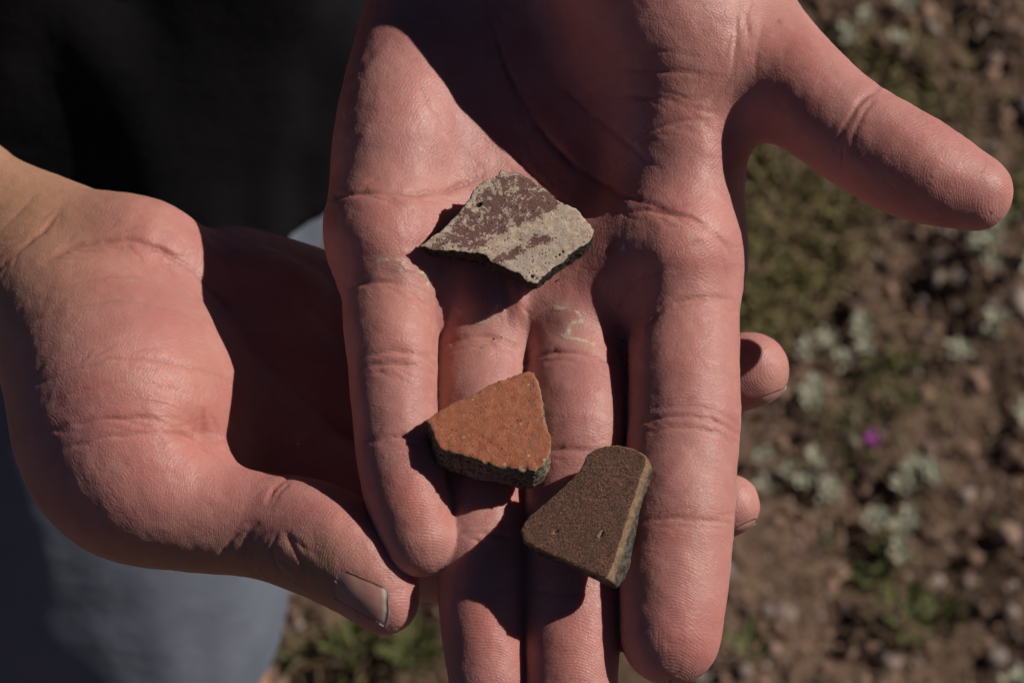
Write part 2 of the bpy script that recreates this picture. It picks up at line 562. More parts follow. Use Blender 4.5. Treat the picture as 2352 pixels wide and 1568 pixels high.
gx, gy = axis(-0.75, 0.85, 0.007, 700, 40), axis(0.55, 2.1, 0.007, 700, 40)
GX, GY = np.meshgrid(gx, gy, indexing='ij')
def ground_z(x, y):
    P = np.stack([x, y, np.zeros_like(x)], -1)
    near = np.exp(-((x / 6.0) ** 2 + ((y - 1.2) / 6.0) ** 2))
    close = sstep(0.5, 0.0, np.maximum(np.abs(x - 0.05) - 0.8, np.abs(y - 1.32) - 0.78))
    return 0.022 * fbm(P, 4.0, 3, 3) * near * np.maximum(close, 0.25) + 0.009 * fbm(P, 22.0, 11, 3, 0.6) * close
GZ = ground_z(GX, GY)
V = np.stack([GX, GY, GZ], -1).reshape(-1, 3)
nxg, nyg = GX.shape
I = np.arange(nxg * nyg).reshape(nxg, nyg)
Q = np.stack([I[:-1, :-1], I[1:, :-1], I[1:, 1:], I[:-1, 1:]], -1).reshape(-1, 4)
ground = link('ground', mesh_np('ground', V, Q), mat_soil())
tag(ground, kind='structure')
def gz(x, y):
    return float(ground_z(np.array([x]), np.array([y]))[0])

import bmesh
def ico(sub):
    bm = bmesh.new()
    bmesh.ops.create_icosphere(bm, subdivisions=sub, radius=1.0)
    v = np.array([x.co[:] for x in bm.verts]); f = np.array([[w.index for w in p.verts] for p in bm.faces])
    bm.free()
    return v, f
ICO1, ICO2, ICO3 = ico(1), ico(2), ico(3)

def scatter_lumps(n, area, rmin, rmax, seed, base=ICO1, power=2.5, sink=0.35):
    rng = np.random.default_rng(seed)
    v, f = base
    x = rng.uniform(area[0], area[1], n); y = rng.uniform(area[2], area[3], n)
    r = rmin + (rmax - rmin) * rng.random(n) ** power
    z = ground_z(x, y)
    sc = r[:, None] * rng.uniform(0.65, 1.25, (n, 3)) * np.array([1, 1, 0.75])
    ang = rng.uniform(0, 6.28, n)
    jit = 1 + rng.uniform(-0.22, 0.22, (n, len(v)))
    P = v[None] * sc[:, None] * jit[..., None]
    c, s = np.cos(ang)[:, None], np.sin(ang)[:, None]
    X = P[..., 0] * c - P[..., 1] * s + x[:, None]
    Y = P[..., 0] * s + P[..., 1] * c + y[:, None]
    Z = P[..., 2] + (z + sc[:, 2] * (1 - 2 * sink))[:, None]
    VV = np.stack([X, Y, Z], -1).reshape(-1, 3)
    FF = (f[None] + (np.arange(n) * len(v))[:, None, None]).reshape(-1, 3)
    tone = np.repeat(rng.random(n) ** 1.15, len(v))
    return VV, FF, tone

PEB = mat_stone()
AREA = (-0.75, 0.85, 0.6, 2.1)
v1, f1, t1 = scatter_lumps(22000, AREA, 0.0015, 0.0055, 5, ICO1)
v2, f2, t2 = scatter_lumps(4200, AREA, 0.003, 0.0078, 6, ICO2)
v3, f3, t3 = scatter_lumps(26000, (-2.6, 2.6, -0.6, 4.2), 0.002, 0.009, 8, ICO1)
gr = link('gravel', mesh_np('gravel', np.vstack([v1, v2, v3]), np.vstack([f1, f2 + len(v1), f3 + len(v1) + len(v2)]), {'tone': np.concatenate([t1, t2, t3])}), PEB)
tag(gr, 'reddish brown gravel and clods of earth covering the ground', 'gravel', kind='stuff')

def leaf_mesh(name, L, W, cup, mat, nu=6):
    us = np.linspace(0, 1, nu)
    rows = []
    for u in us:
        w = W * (math.sin(math.pi * min(1, u * 0.92 + 0.06)) ** 0.8) * 0.5
        z = cup * L * math.sin(u * 2.2) * 0.5
        rows.append([(-w, u * L, z + cup * w * 0.8), (0, u * L, z), (w, u * L, z + cup * w * 0.8)])
    T = np.array(rows).reshape(-1, 3)
    B = T - np.array([0, 0, 0.0007])
    I = np.arange(nu * 3).reshape(nu, 3)
    q = np.stack([I[:-1, :-1], I[:-1, 1:], I[1:, 1:], I[1:, :-1]], -1).reshape(-1, 4)
    m = nu * 3
    loop = [I[i, 0] for i in range(nu)] + [I[-1, 1], I[-1, 2]] + [I[i, 2] for i in range(nu - 2, -1, -1)] + [I[0, 1]]
    rim = [(b, a, a + m, b + m) for a, b in zip(loop, loop[1:] + loop[:1])]
    me = mesh_np(name, np.vstack([T, B]), np.vstack([q, q[:, ::-1] + m, np.array(rim)]))
    me.materials.append(mat)
    return me

def tube_mesh(name, pts, r0, r1, mat, k=6):
    pts = np.array(pts, float)
    V, Q = [], []
    for i, p in enumerate(pts):
        t = pts[min(i + 1, len(pts) - 1)] - pts[max(i - 1, 0)]
        t /= np.linalg.norm(t)
        a = np.cross(t, [0.31, 0.95, 0.05]); a /= np.linalg.norm(a); b = np.cross(t, a)
        r = r0 + (r1 - r0) * i / (len(pts) - 1)
        for j in range(k):
            th = 2 * math.pi * j / k
            V.append(p + r * (math.cos(th) * a + math.sin(th) * b))
    for i in range(len(pts) - 1):
        for j in range(k):
            Q.append((i * k + j, i * k + (j + 1) % k, (i + 1) * k + (j + 1) % k, (i + 1) * k + j))
    me = mesh_np(name, np.array(V), np.array(Q))
    me.materials.append(mat)
    return me

SILVER = mat_leaf('silver_leaf', (0.37, 0.37, 0.27), (0.50, 0.49, 0.38), 0.85)
GREEN = mat_leaf('green_leaf', (0.075, 0.095, 0.028), (0.12, 0.125, 0.042))
OLIVE = mat_leaf('olive_leaf', (0.15, 0.135, 0.050), (0.235, 0.195, 0.085))
STRAW = mat_leaf('straw', (0.22, 0.15, 0.085), (0.30, 0.22, 0.13), 0.8)
PETAL = mat_leaf('magenta_petal', (0.25, 0.025, 0.27), (0.36, 0.05, 0.38), 0.6, 0.3)
TWIG = mat_plain('brown_stem', (0.10, 0.065, 0.04), 0.9)
silver_leaves = [leaf_mesh('silver_leaf', 0.0058, 0.0044, 0.35, SILVER), leaf_mesh('silver_leaf', 0.0075, 0.0048, 0.25, SILVER), leaf_mesh('silver_leaf', 0.0045, 0.0038, 0.45, SILVER)]
green_leaves = [leaf_mesh('green_leaf', 0.013, 0.006, 0.3, GREEN), leaf_mesh('green_leaf', 0.018, 0.006, 0.25, GREEN)]
def along(d, up):
    """a turn that lays a leaf's length along d"""
    y = Vector(d).normalized(); x = y.cross(Vector(up)).normalized(); z = x.cross(y)
    return Matrix((x, y, z)).transposed().to_4x4()

def plant(name, label, cat, group, spots, leaves, n, seed, spread=0.007, lift=0.35, hgt=0.012):
    rng = random.Random(seed)
    ws = [ground_at(x, y) for x, y in spots]
    c = np.mean(ws, 0)
    root = bpy.data.objects.new(name, None)
    COL.objects.link(root)
    base = Vector((c[0], c[1], gz(c[0], c[1])))
    root.location = base
    tag(root, label, cat, group)
    bpy.context.view_layer.update()
    for w in ws:
        p = Vector((w[0], w[1], gz(w[0], w[1]) + hgt)) - base
        mid = p * 0.5 + Vector((rng.uniform(-.003, .003), rng.uniform(-.003, .003), 0.003))
        st = bpy.data.objects.new('stem', tube_mesh('stem', [(0, 0, -0.004), mid, p], 0.0011, 0.0007, TWIG))
        COL.objects.link(st); st.parent = root
        for k in range(n):
            a = k * 2.4 + rng.uniform(-.4, .4)
            d = Vector((math.cos(a), math.sin(a), lift + rng.uniform(-.25, .35)))
            o = bpy.data.objects.new('leaf', rng.choice(leaves))
            COL.objects.link(o); o.parent = root
            q = p + Vector((math.cos(a), math.sin(a), 0)) * spread * rng.uniform(0, .8) + Vector((0, 0, rng.uniform(-.004, .003)))
            o.matrix_local = Matrix.Translation(q) @ along(d, (0, 0, 1)) @ Matrix.Scale(rng.uniform(.8, 1.25), 4)
    return root

SG = 'silvery herbs growing in the gravel'
silver_list = [
 ([(1845, 794)], 'single silvery rosette just right of the upper hidden fingertip'),
 ([(1884, 752), (1893, 770)], 'silvery herb with two rosettes up and right of the upper hidden fingertip'),
 ([(1965, 730), (1970, 752), (1972, 785)], 'silvery herb of three stacked rosettes in the middle of the bare gravel'),
 ([(1925, 818)], 'small lone silvery rosette below the stacked rosettes'),
 ([(1856, 868), (1856, 913), (1852, 893)], 'upright narrow silvery herb right below the upper hidden fingertip'),
 ([(2225, 560), (2250, 590), (2246, 636), (2215, 600)], 'largest silvery herb below the upper thumb tip'),
 ([(2337, 646), (2342, 620)], 'silvery herb cut by the picture edge near the upper thumb tip'),
 ([(2264, 748), (2255, 765)], 'silvery herb beside the pale oblong stone'),
 ([(2179, 797), (2190, 812)], 'silvery herb between the stacked rosettes and the picture edge'),
 ([(1845, 1050), (1860, 1030), (1838, 1065), (1875, 1045)], 'broad silvery herb left of the magenta flower'),
 ([(1736, 1026), (1750, 1080)], 'faint silvery herb next to the index finger edge'),
 ([(1800, 1043)], 'lone rosette between the index finger and the broad silvery herb'),
 ([(1898, 1086), (1890, 1102)], 'silvery herb just below and left of the magenta flower'),
 ([(2074, 1055), (2060, 1085), (2085, 1075), (2095, 1040)], 'bushy silvery herb right of the magenta flower'),
 ([(2127, 1079), (2122, 1060)], 'silvery herb right next to the bushy one'),
 ([(1985, 1165), (2003, 1152)], 'silvery herb straight below the magenta flower'),
 ([(2075, 1145), (2060, 1170), (2049, 1193), (2046, 1220), (2050, 1240)], 'long drooping silvery herb, the longest below the flower'),
 ([(2334, 920), (2330, 950), (2340, 975)], 'tall silvery herb at the picture edge halfway down'),
 ([(1940, 109), (1930, 95)], 'silvery herb above the upper thumb, nearest to its edge'),
 ([(1968, 74)], 'small silvery rosette up from the thumb edge'),
 ([(2063, 35), (2055, 48)], 'silvery herb near the top of the picture beyond the thumb'),
 ([(2039, 111), (2060, 125)], 'grey green herb right of the one nearest the thumb'),
 ([(2285, 520), (2265, 545)], 'silvery herb peeping out under the upper thumb tip'),
 ([(2302, 1558), (2320, 1540)], 'silvery herb in the lower corner of the picture'),
]
for i, (sp, lb) in enumerate(silver_list):
    plant('silver_herb', lb, 'plant', SG, sp, silver_leaves, 12, 100 + i, 0.006)
WG = 'small green weeds'
for i, (sp, lb) in enumerate([
 ([(2137, 1404)], 'tiny green seedling right of the dark hollow, near the lower corner'),
 ([(2042, 1368), (2074, 1421)], 'two-headed green seedling beside the tiny one'),
 ([(1698, 1520)], 'green seedling near the index fingertip'),
 ([(800, 1510), (815, 1480), (830, 1525)], 'green weed in the shade below the lower thumb'),
 ([(940, 1520), (955, 1495), (965, 1545)], 'green weed next to the ring fingertip'),
 ([(15, 1545), (50, 1560), (-10, 1525)], 'green weed in the corner under the shorts')]):
    plant('green_weed', lb, 'plant', WG, sp, green_leaves, 9, 300 + i, 0.012, 0.6, 0.02)

# the magenta flower
fp = ground_at(1984, 1028)
fl0 = bpy.data.objects.new('magenta_flower', None); COL.objects.link(fl0)
fz = gz(fp[0], fp[1]); fl0.location = (fp[0], fp[1], fz)
tag(fl0, 'tiny magenta wildflower, the only one on the gravel', 'flower')
def kid(name, me, m4=None):
    o = bpy.data.objects.new(name, me); COL.objects.link(o); o.parent = fl0
    if m4 is not None: o.matrix_local = m4
    return o
kid('stem', tube_mesh('stem', [(0, 0.004, -0.003), (0.002, 0.002, 0.015), (0, 0, 0.03)], 0.0009, 0.0007, TWIG))
pm = leaf_mesh('petal', 0.0065, 0.0055, 0.3, PETAL)
for k in range(6):
    a = k * math.pi / 3
    kid('petal', pm, Matrix.Translation((0, 0, 0.03)) @ along((math.cos(a), math.sin(a), 0.35), (0, 0, 1)))
pv, pf = ICO1
cm = mesh_np('flower_centre', pv * 0.0013 + np.array([0, 0, 0.0312]), pf); cm.materials.append(mat_plain('stamen_yellow', (0.5, 0.3, 0.05)))
kid('flower_centre', cm)
for k in range(4):
    a = k * 1.6
    kid('leaf', green_leaves[0], Matrix.Translation((0, 0, 0.004 + 0.003 * k)) @ along((math.cos(a), math.sin(a), 0.5), (0, 0, 1)) @ Matrix.Scale(0.6, 4))

# loose stones large enough to pick out
stone_list = [((2316, 702), 0.011, 'pale oblong stone near the right edge of the gravel', 0.98, (0.7, 1.3, .6)),
 ((2141, 632), 0.007, 'round whitish pebble, left of a pair', 0.97, (1, 1, .8)), ((2179, 636), 0.0065, 'round whitish pebble, right of a pair', 0.93, (1, 1, .8)),
 ((2260, 160), 0.009, 'rounded pinkish stone near the top beyond the thumb', 0.8, (1, .9, .7)),
 ((2345, 270), 0.014, 'grey stone at the picture edge beyond the thumb', 0.88, (.9, 1.3, .6)),
 ((1920, 1270), 0.0085, 'rounded tan stone below the silvery herbs', 0.72, (1, .9, .7)),
 ((1790, 1390), 0.0085, 'tan stone near the index fingertip', 0.85, (1, 1.1, .7)),
 ((1950, 1450), 0.008, 'orange brown stone, left of three in a row', 0.6, (1, 1, .7)), ((2000, 1465), 0.0085, 'orange brown stone, middle of three in a row', 0.62, (1, 1.1, .7)),
 ((2027, 1490), 0.008, 'grey brown stone, lowest of three in a row', 0.86, (1, 1, .7)), ((2275, 1470), 0.008, 'pale stone in the lower right of the gravel', 0.92, (1, 1, .7)),
 ((640, 1545), 0.012, 'tan stone in the sunlit patch under the shorts hem', 0.75, (1.2, 1, .6)), ((60, 1560), 0.016, 'reddish stone in the corner under the shorts', 0.66, (1.1, .9, .6)),
 ((2110, 30), 0.010, 'brown stone at the top of the picture', 0.6, (1, 1, .7)), ((2300, 1200), 0.009, 'tan stone near the right edge, lower half', 0.78, (1.1, 1, .6))]
sv, sf = ICO3
for i, ((px, py), r, lb, tone, asp) in enumerate(stone_list):
    p = ground_at(px, py)
    nz_ = 1 + 0.22 * fbm(sv + i * 5.3, 1.3, i, 3)
    me = mesh_np('stone', sv * nz_[:, None] * r * np.array(asp), sf, {'tone': np.full(len(sv), tone)})
    o = link('stone', me, PEB)
    o.location = (p[0], p[1], gz(p[0], p[1]) + r * asp[2] * 0.45); o.rotation_euler = (0, 0, i * 1.7)
    tag(o, lb, 'stone', 'loose stones on the gravel')

def leaf_mass(name, regions, per, L, W, mat, seed, stand, label, cat):
    rng = np.random.default_rng(seed)
    VV, FF = [], []
    n0 = 0
    for (px, py, rx, ry) in regions:
        for _ in range(per):
            a = rng.normal(0, 0.5, 2)
            p = ground_at(px + a[0] * rx, py + a[1] * ry)
            z = gz(p[0], p[1])
            th = rng.uniform(0, 6.28); el = rng.uniform(*stand)
            d = np.array([math.cos(th) * math.cos(el), math.sin(th) * math.cos(el), math.sin(el)])
            sd = np.cross(d, [0, 0, 1.0]); sd /= np.linalg.norm(sd)
            l = L * rng.uniform(.5, 1.4); w = W * rng.uniform(.6, 1.3)
            o = np.array([p[0], p[1], z + rng.uniform(0, 0.012)])
            up = np.array([0, 0, 0.15 * l])
            VV += [o, o + d * l * .45 - sd * w * .5 + up, o + d * l, o + d * l * .45 + sd * w * .5 + up]
            FF.append((n0, n0 + 1, n0 + 2, n0 + 3)); n0 += 4
    o = link(name, mesh_np(name, np.array(VV), np.array(FF), smooth=False), mat)
    tag(o, label, cat, kind='stuff')
leaf_mass('ground_weeds', [(1790, 420, 130, 160), (1760, 600, 110, 140), (1900, 480, 130, 120), (1740, 720, 90, 90), (1850, 620, 100, 100), (1950, 170, 160, 110), (2060, 230, 150, 120), (2330, 480, 60, 50), (1700, 350, 60, 60)], 200, 0.012, 0.005, OLIVE, 21, (0.1, 1.2),
          'low olive green weeds covering the gravel beside the index finger', 'ground cover')
leaf_mass('scattered_weeds', [(2021, 840, 60, 40), (1930, 950, 60, 120), (2060, 900, 60, 120), (2010, 1275, 40, 40), (720, 1500, 140, 60), (900, 1500, 120, 60), (30, 1540, 120, 40), (2200, 330, 150, 150), (2100, 950, 300, 300)], 45, 0.011, 0.005, GREEN, 22, (0.1, 1.0),
          'sparse small green leaves scattered over the gravel', 'ground cover')
leaf_mass('dry_grass', [(2000, 1300, 300, 350), (2100, 800, 300, 400), (2100, 250, 280, 250), (1850, 500, 150, 250), (800, 1500, 200, 80)], 90, 0.035, 0.0016, STRAW, 23, (0.0, 0.5),
          'dry straw and broken stems lying on the gravel', 'dry grass')
#@@PERSON
# ------------------------------------------------------------------ the upper hand (open palm)
fingers_up = {
 'index':  DC([(1548, 560, -11, 135), (1555, 650, -7, 130), (1561, 740, -4, 127), (1563, 850, -2, 125), (1563, 960, -2, 128), (1556, 1080, -2, 125), (1550, 1180, -2, 127), (1541, 1320, -3, 123), (1533, 1444, -4, 113)], 4, 1.17),
 'middle': DC([(1315, 600, -20, 112), (1318, 690, -17, 113), (1322, 790, -13, 115), (1322, 950, -7, 118), (1316, 1100, -8, 114), (1312, 1250, -9, 114), (1310, 1400, -9, 111), (1308, 1590, -10, 104)], 4, 1.17),
 'ring':   DC([(1112, 600, -19, 106), (1112, 690, -16, 104), (1112, 790, -12, 103), (1108, 950, -9, 103), (1106, 1100, -9, 100), (1106, 1250, -9, 102), (1108, 1380, -9, 97), (1122, 1545, -10, 89)], 4, 1.17),
 'pinky':  DC([(905, 560, -13, 114), (905, 650, -8, 112), (904, 740, -4, 108), (907, 820, -2, 102), (913, 950, -2, 96), (925, 1060, -2, 97), (945, 1150, -3, 93), (968, 1228, -4, 86)], 4, 1.12),
}
thumb_up = DC([(1600, 10, -4, 180), (1722, 122, 0, 136), (1830, 225, 9, 124), (1935, 308, 12, 119), (2075, 391, 14, 119), (2215, 449, 14, 87)], 4, 1.1)
elbU = from_world(np.array([0.0, 0.70, 1.14]))
wrU = D(1270, -520, -14)
fore_up = [
 Chain([[*D(1170, -420, -14), 20], [*D(1170, -700, -16), 20], [*(elbU + [-8, 0, 0]), 38]]),
 Chain([[*D(1340, -420, -14), 20], [*D(1370, -700, -16), 20], [*(elbU + [8, 0, 0]), 38]]),
]
palm_up = [
 DC([(905, 500, -11, 142), (925, 320, -10, 150), (972, 120, -18, 148), (1050, -120, -29, 150), (1130, -380, -26, 185)]),
 DC([(1110, 560, -18, 130), (1130, 300, -20, 150), (1180, 0, -20, 165), (1230, -300, -16, 190)]),
 DC([(1310, 560, -18, 132), (1320, 300, -20, 150), (1300, 0, -20, 165), (1260, -300, -16, 190)]),
 DC([(1540, 560, -7, 142), (1550, 430, -8, 140), (1500, 220, -10, 150), (1380, -60, -12, 180), (1300, -300, -14, 190)]),
 DC([(1545, 420, -5, 112), (1555, 280, -1, 135), (1555, 130, 3, 172), (1500, 10, 6, 205), (1430, -160, 12, 215), (1330, -380, -8, 200)]),
 DC([(890, 560, -5, 122), (985, 600, -11, 110), (1110, 650, -11, 106), (1210, 660, -12, 104), (1310, 655, -11, 108), (1420, 620, -7, 118), (1540, 590, -4, 140)]),
 DC([(1000, 700, -16, 92), (1110, 720, -15, 92), (1210, 730, -16, 92), (1320, 720, -15, 94), (1430, 710, -14, 96)]),
] + fore_up

def sdf_hand(P, palm, fingers, thumb, kp, kf, kt, groups=False):
    pd = None
    for c in palm:
        d = c(P)
        pd = d if pd is None else smin(pd, d, kp)
    res = smin(pd, thumb(P), kt)
    names = ['palm', 'thumb']
    gd = [pd, thumb(P)] if groups else None
    for nm, c in fingers.items():
        d = c(P)
        res = np.minimum(res, smin(pd, d, kf))
        if groups:
            gd.append(d); names.append(nm)
    if groups:
        gd[0] = gd[0] + 2.0
        return res, np.argmin(np.stack(gd), 0), names
    return res

def seg_dist(p, poly):
    """2-D distance from points to a polyline, and the fraction along it"""
    best = np.full(len(p), 1e9); bt = np.zeros(len(p))
    poly = np.asarray(poly, float)
    n = len(poly) - 1
    for i in range(n):
        a, b = poly[i], poly[i + 1]
        ba = b - a
        t = np.clip(((p - a) @ ba) / (ba @ ba), 0, 1)
        d = np.linalg.norm(p - a - t[:, None] * ba, axis=1)
        w = d < best
        best[w] = d[w]; bt[w] = (i + t[w]) / n
    return best, bt

def build_hand(palm, fingers, thumb, lo, hi, vox, kp, kf, kt, creases, lumps, flakes, reds, seed):
    f = lambda P, g=False: sdf_hand(P, palm, fingers, thumb, kp, kf, kt, g)
    G = grid_pts(lo, hi, vox)
    F = f(G)
    del G
    for ax in range(3):
        for e in (0, -1):
            sl = [slice(None)] * 3; sl[ax] = e
            F[tuple(sl)] = np.maximum(F[tuple(sl)], 0.5)
    V, Q = surface_nets(F, lo, vox)
    V = laplace(V, Q, 2, 0.5)
    V, Q = subdivide(V, Q)
    V = laplace(V, Q, 2, 0.5)
    N = vnormals(V, Q)
    V = V - N * np.clip(f(V), -1.0, 1.0)[:, None] * 0.85
    V = laplace(V, Q, 1, 0.4)
    _, grp, names = f(V, True)
    N = vnormals(V, Q)
    p2 = proj(V)
    front = sstep(-0.05, 0.35, N[:, 2])
    disp = np.zeros(len(V)); cr = np.zeros(len(V)); fl = np.zeros(len(V)); red = np.zeros(len(V))
    def allow(gs):
        return np.ones(len(V)) if gs is None else np.isin(grp, [names.index(g) for g in gs]).astype(float)
    for dx, dy, sx, sy, ang, amp, gs in lumps:
        q = p2 - np.array([dx, dy])
        c, s = math.cos(ang), math.sin(ang)
        u, v = q[:, 0] * c + q[:, 1] * s, -q[:, 0] * s + q[:, 1] * c
        disp += amp * np.exp(-(u / sx) ** 2 - (v / sy) ** 2) * front * allow(gs)
    wob = np.stack([vnoise(V, 0.25, seed + 1), vnoise(V, 0.25, seed + 2)], -1) * 5 + \
          np.stack([vnoise(V, 0.9, seed + 5), vnoise(V, 0.9, seed + 6)], -1) * 2
    for poly, w, dep, gs in creases:
        dep = dep * 0.85
        crs = random.Random(int(abs(poly[0][0]) * 7 + abs(poly[0][1])))
        poly = catmull(poly, 5) if len(poly) > 2 else np.array(poly, float)
        lo2, hi2 = poly.min(0) - 90, poly.max(0) + 90
        m = np.where(np.all((p2 > lo2) & (p2 < hi2), axis=1))[0]
        d, t = seg_dist(p2[m] + wob[m], poly)
        fade = np.sin(np.clip(t, 0.0, 1.0) * math.pi) ** 0.5 * (0.65 + 0.55 * vnoise(V[m], 0.22, seed + 77))
        a = (front * allow(gs))[m] * np.clip(fade, 0, 1.3)
        w = w * 0.74
        disp[m] += a * dep * (-np.exp(-(d / w) ** 2) - 0.25 * np.exp(-(d / (3.2 * w)) ** 2) + 0.16 * np.exp(-((d - 4 * w) / (3.0 * w)) ** 2))
        if dep > 0.3 and len(poly) > 5:
            for _ in range(7):                         # hair-fine branches beside the fold
                i = crs.randrange(1, len(poly) - 2)
                tv = poly[i + 1] - poly[i]; tv = tv / max(np.linalg.norm(tv), 1e-6)
                nv = np.array([-tv[1], tv[0]]) * crs.choice((-1, 1))
                p0 = poly[i] + nv * crs.uniform(0, 14)
                br = np.array([p0, p0 + tv * crs.uniform(15, 35) + nv * crs.uniform(4, 16), p0 + tv * crs.uniform(40, 75) + nv * crs.uniform(8, 34)])
                d2, t2 = seg_dist(p2[m] + wob[m] * 0.6, catmull(br, 3))
                a2 = (front * allow(gs))[m] * np.sin(np.clip(t2, 0, 1) * math.pi) ** 0.5
                disp[m] -= a2 * 0.13 * np.exp(-(d2 / 3.2) ** 2)
                cr[m] = np.maximum(cr[m], 0.25 * a2 * np.exp(-(d2 / 3.5) ** 2))
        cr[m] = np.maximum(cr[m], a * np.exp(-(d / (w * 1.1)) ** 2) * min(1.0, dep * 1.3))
    for poly, w in flakes:
        poly = catmull(poly, 5)
        d, t = seg_dist(p2 + wob * 1.6, poly)
        rag = sstep(-0.55, 0.25, vnoise(V, 1.1, seed + 9))
        a = np.exp(-(d / w) ** 2) * rag * front
        disp += 0.16 * a
        fl = np.maximum(fl, np.clip(a * 1.3, 0, 1))
        fl = np.maximum(fl, 0.16 * np.exp(-(d / (w * 4.5)) ** 2) * front)
    for dx, dy, r, amp, gs in reds:
        d = np.linalg.norm(p2 - np.array([dx, dy]), axis=1)
        red = np.maximum(red, amp * np.exp(-(d / r) ** 2) * allow(gs))
    disp += 0.10 * fbm(V, 0.35, seed, 3)
    V = V + N * disp[:, None]
    # flow of the fine skin ridges
    ridge = V @ np.array([0.72, -0.69, 0.1]) + 2.2 * vnoise(V, 0.045, seed + 20) * 3
    ramp = np.full(len(V), 0.55)
    flow = np.stack([V[:, 0] * 0.9 + V[:, 1] * 0.35, V[:, 1] * 0.45 - V[:, 0] * 0.2, V[:, 2] * 0.6], -1) * 0.55
    for gi, nm in enumerate(names):
        if nm == 'palm': continue
        c = thumb if nm == 'thumb' else fingers[nm]
        m = grp == gi
        if not m.any(): continue
        _, s = c(V[m], param=True)
        ax = c.c[-1, :3] - c.c[-5, :3]; ax /= np.linalg.norm(ax)
        lat = np.cross(np.array([0, 0, 1.0]), ax); lat /= np.linalg.norm(lat)
        lt = (V[m] - c.c[-1, :3]) @ lat
        S = c.s[-1]
        k0 = S - 8.0
        lw = lt + 1.2 * vnoise(V[m], 0.12, seed + 31 + gi)
        sx_ = np.where(s > S - 2, S - 2 + (V[m] - c.c[-1, :3]) @ ax * 0.9 + 2, s)
        arch = 0.012 + 0.06 * sstep(S - 22, S - 6, s)
        ridge[m] = sx_ - arch * lw ** 2 + 0.8 * vnoise(V[m], 0.2, seed + 30)
        ramp[m] = 0.55 + 0.45 * sstep(S - 26, S - 12, s)
        flow[m] = np.stack([s * 1.5, lt * 0.28, np.full(m.sum(), gi * 7.0)], -1)
    attrs = dict(red=red, crease=np.clip(cr, 0, 1), flake=np.clip(fl, 0, 1), ridge=ridge, ridgeamp=ramp * front, flow=flow)
    return V, Q, attrs, f

creases_up = [
 # finger base and joint folds
 ([(1475, 765), (1510, 715), (1565, 692), (1630, 686), (1690, 694)], 7, 0.9, None),
 ([(1432, 955), (1490, 935), (1560, 928), (1630, 940), (1695, 975)], 6, 0.45, ['index']),
 ([(1430, 975), (1490, 958), (1560, 952), (1640, 965), (1700, 1000)], 6, 0.6, ['index']),
 ([(1470, 990), (1560, 978), (1640, 990), (1690, 1015)], 5, 0.35, ['index']),
 ([(1425, 1200), (1500, 1186), (1570, 1182), (1680, 1190)], 6, 0.55, ['index']),
 ([(1500, 1205), (1570, 1200), (1660, 1204)], 4, 0.25, ['index']),
 ([(800, 668), (840, 655), (890, 652), (940, 668), (985, 700)], 7, 0.9, None),
 ([(808, 832), (860, 815), (920, 810), (970, 820), (1012, 840)], 6, 0.5, ['pinky']),
 ([(815, 850), (870, 840), (930, 838), (1005, 858)], 6, 0.55, ['pinky']),
 ([(828, 1010), (880, 1000), (950, 998), (1015, 1012)], 6, 0.45, ['pinky']),
 ([(1020, 790), (1070, 772), (1130, 770), (1195, 800)], 7, 0.6, None),
 ([(1030, 806), (1090, 793), (1150, 796), (1190, 815)], 5, 0.35, None),
 ([(1200, 840), (1250, 815), (1330, 808), (1420, 835)], 7, 0.5, None),
 ([(1240, 1035), (1300, 1025), (1380, 1030)], 6, 0.45, ['middle']),
 ([(1020, 1225), (1100, 1214), (1195, 1222)], 6, 0.45, ['ring']),
 ([(1205, 1345), (1300, 1352), (1410, 1340)], 6, 0.4, ['middle']),
 # palm lines
 ([(1110, -40), (1135, 80), (1175, 190), (1240, 300), (1330, 395), (1430, 455), (1560, 500)], 8, 0.8, None),
 ([(765, 462), (850, 448), (960, 455), (1040, 440), (1120, 405)], 8, 0.8, None),
 ([(1120, 405), (1060, 340), (1010, 280), (960, 200)], 6, 0.25, None),
 ([(1405, 492), (1470, 492), (1540, 500), (1610, 530), (1680, 600)], 8, 0.7, None),
 ([(1380, 500), (1300, 470), (1220, 400), (1150, 320)], 7, 0.45, None),
 ([(1250, 190), (1330, 250), (1420, 330), (1510, 400)], 6, 0.35, None),
 ([(1380, 240), (1480, 232), (1560, 255), (1640, 270)], 6, 0.4, None),
 ([(1440, 330), (1520, 300), (1600, 285)], 5, 0.4, None),
 ([(1690, 10), (1683, 70), (1680, 130), (1672, 190)], 6, 0.45, None),
 ([(1672, 190), (1640, 230), (1600, 275)], 5, 0.25, None),
 ([(1330, 190), (1430, 175), (1560, 180), (1660, 195)], 5, 0.3, None),
 ([(1360, 140), (1470, 130), (1600, 145)], 4, 0.2, None),
 ([(1500, 640), (1540, 590), (1600, 560)], 5, 0.25, None),
 ([(1150, 640), (1180, 690), (1195, 760)], 10, 0.7, None),
 ([(1000, 650), (1010, 720), (1018, 780)], 10, 0.5, None),
 # thumb
 ([(2015, 210), (1965, 245), (1925, 300), (1900, 370)], 7, 0.6, None),
 ([(2000, 240), (1965, 275), (1935, 330)], 5, 0.35, None),
 ([(1740, 60), (1730, 140), (1720, 200)], 5, 0.25, None),
]
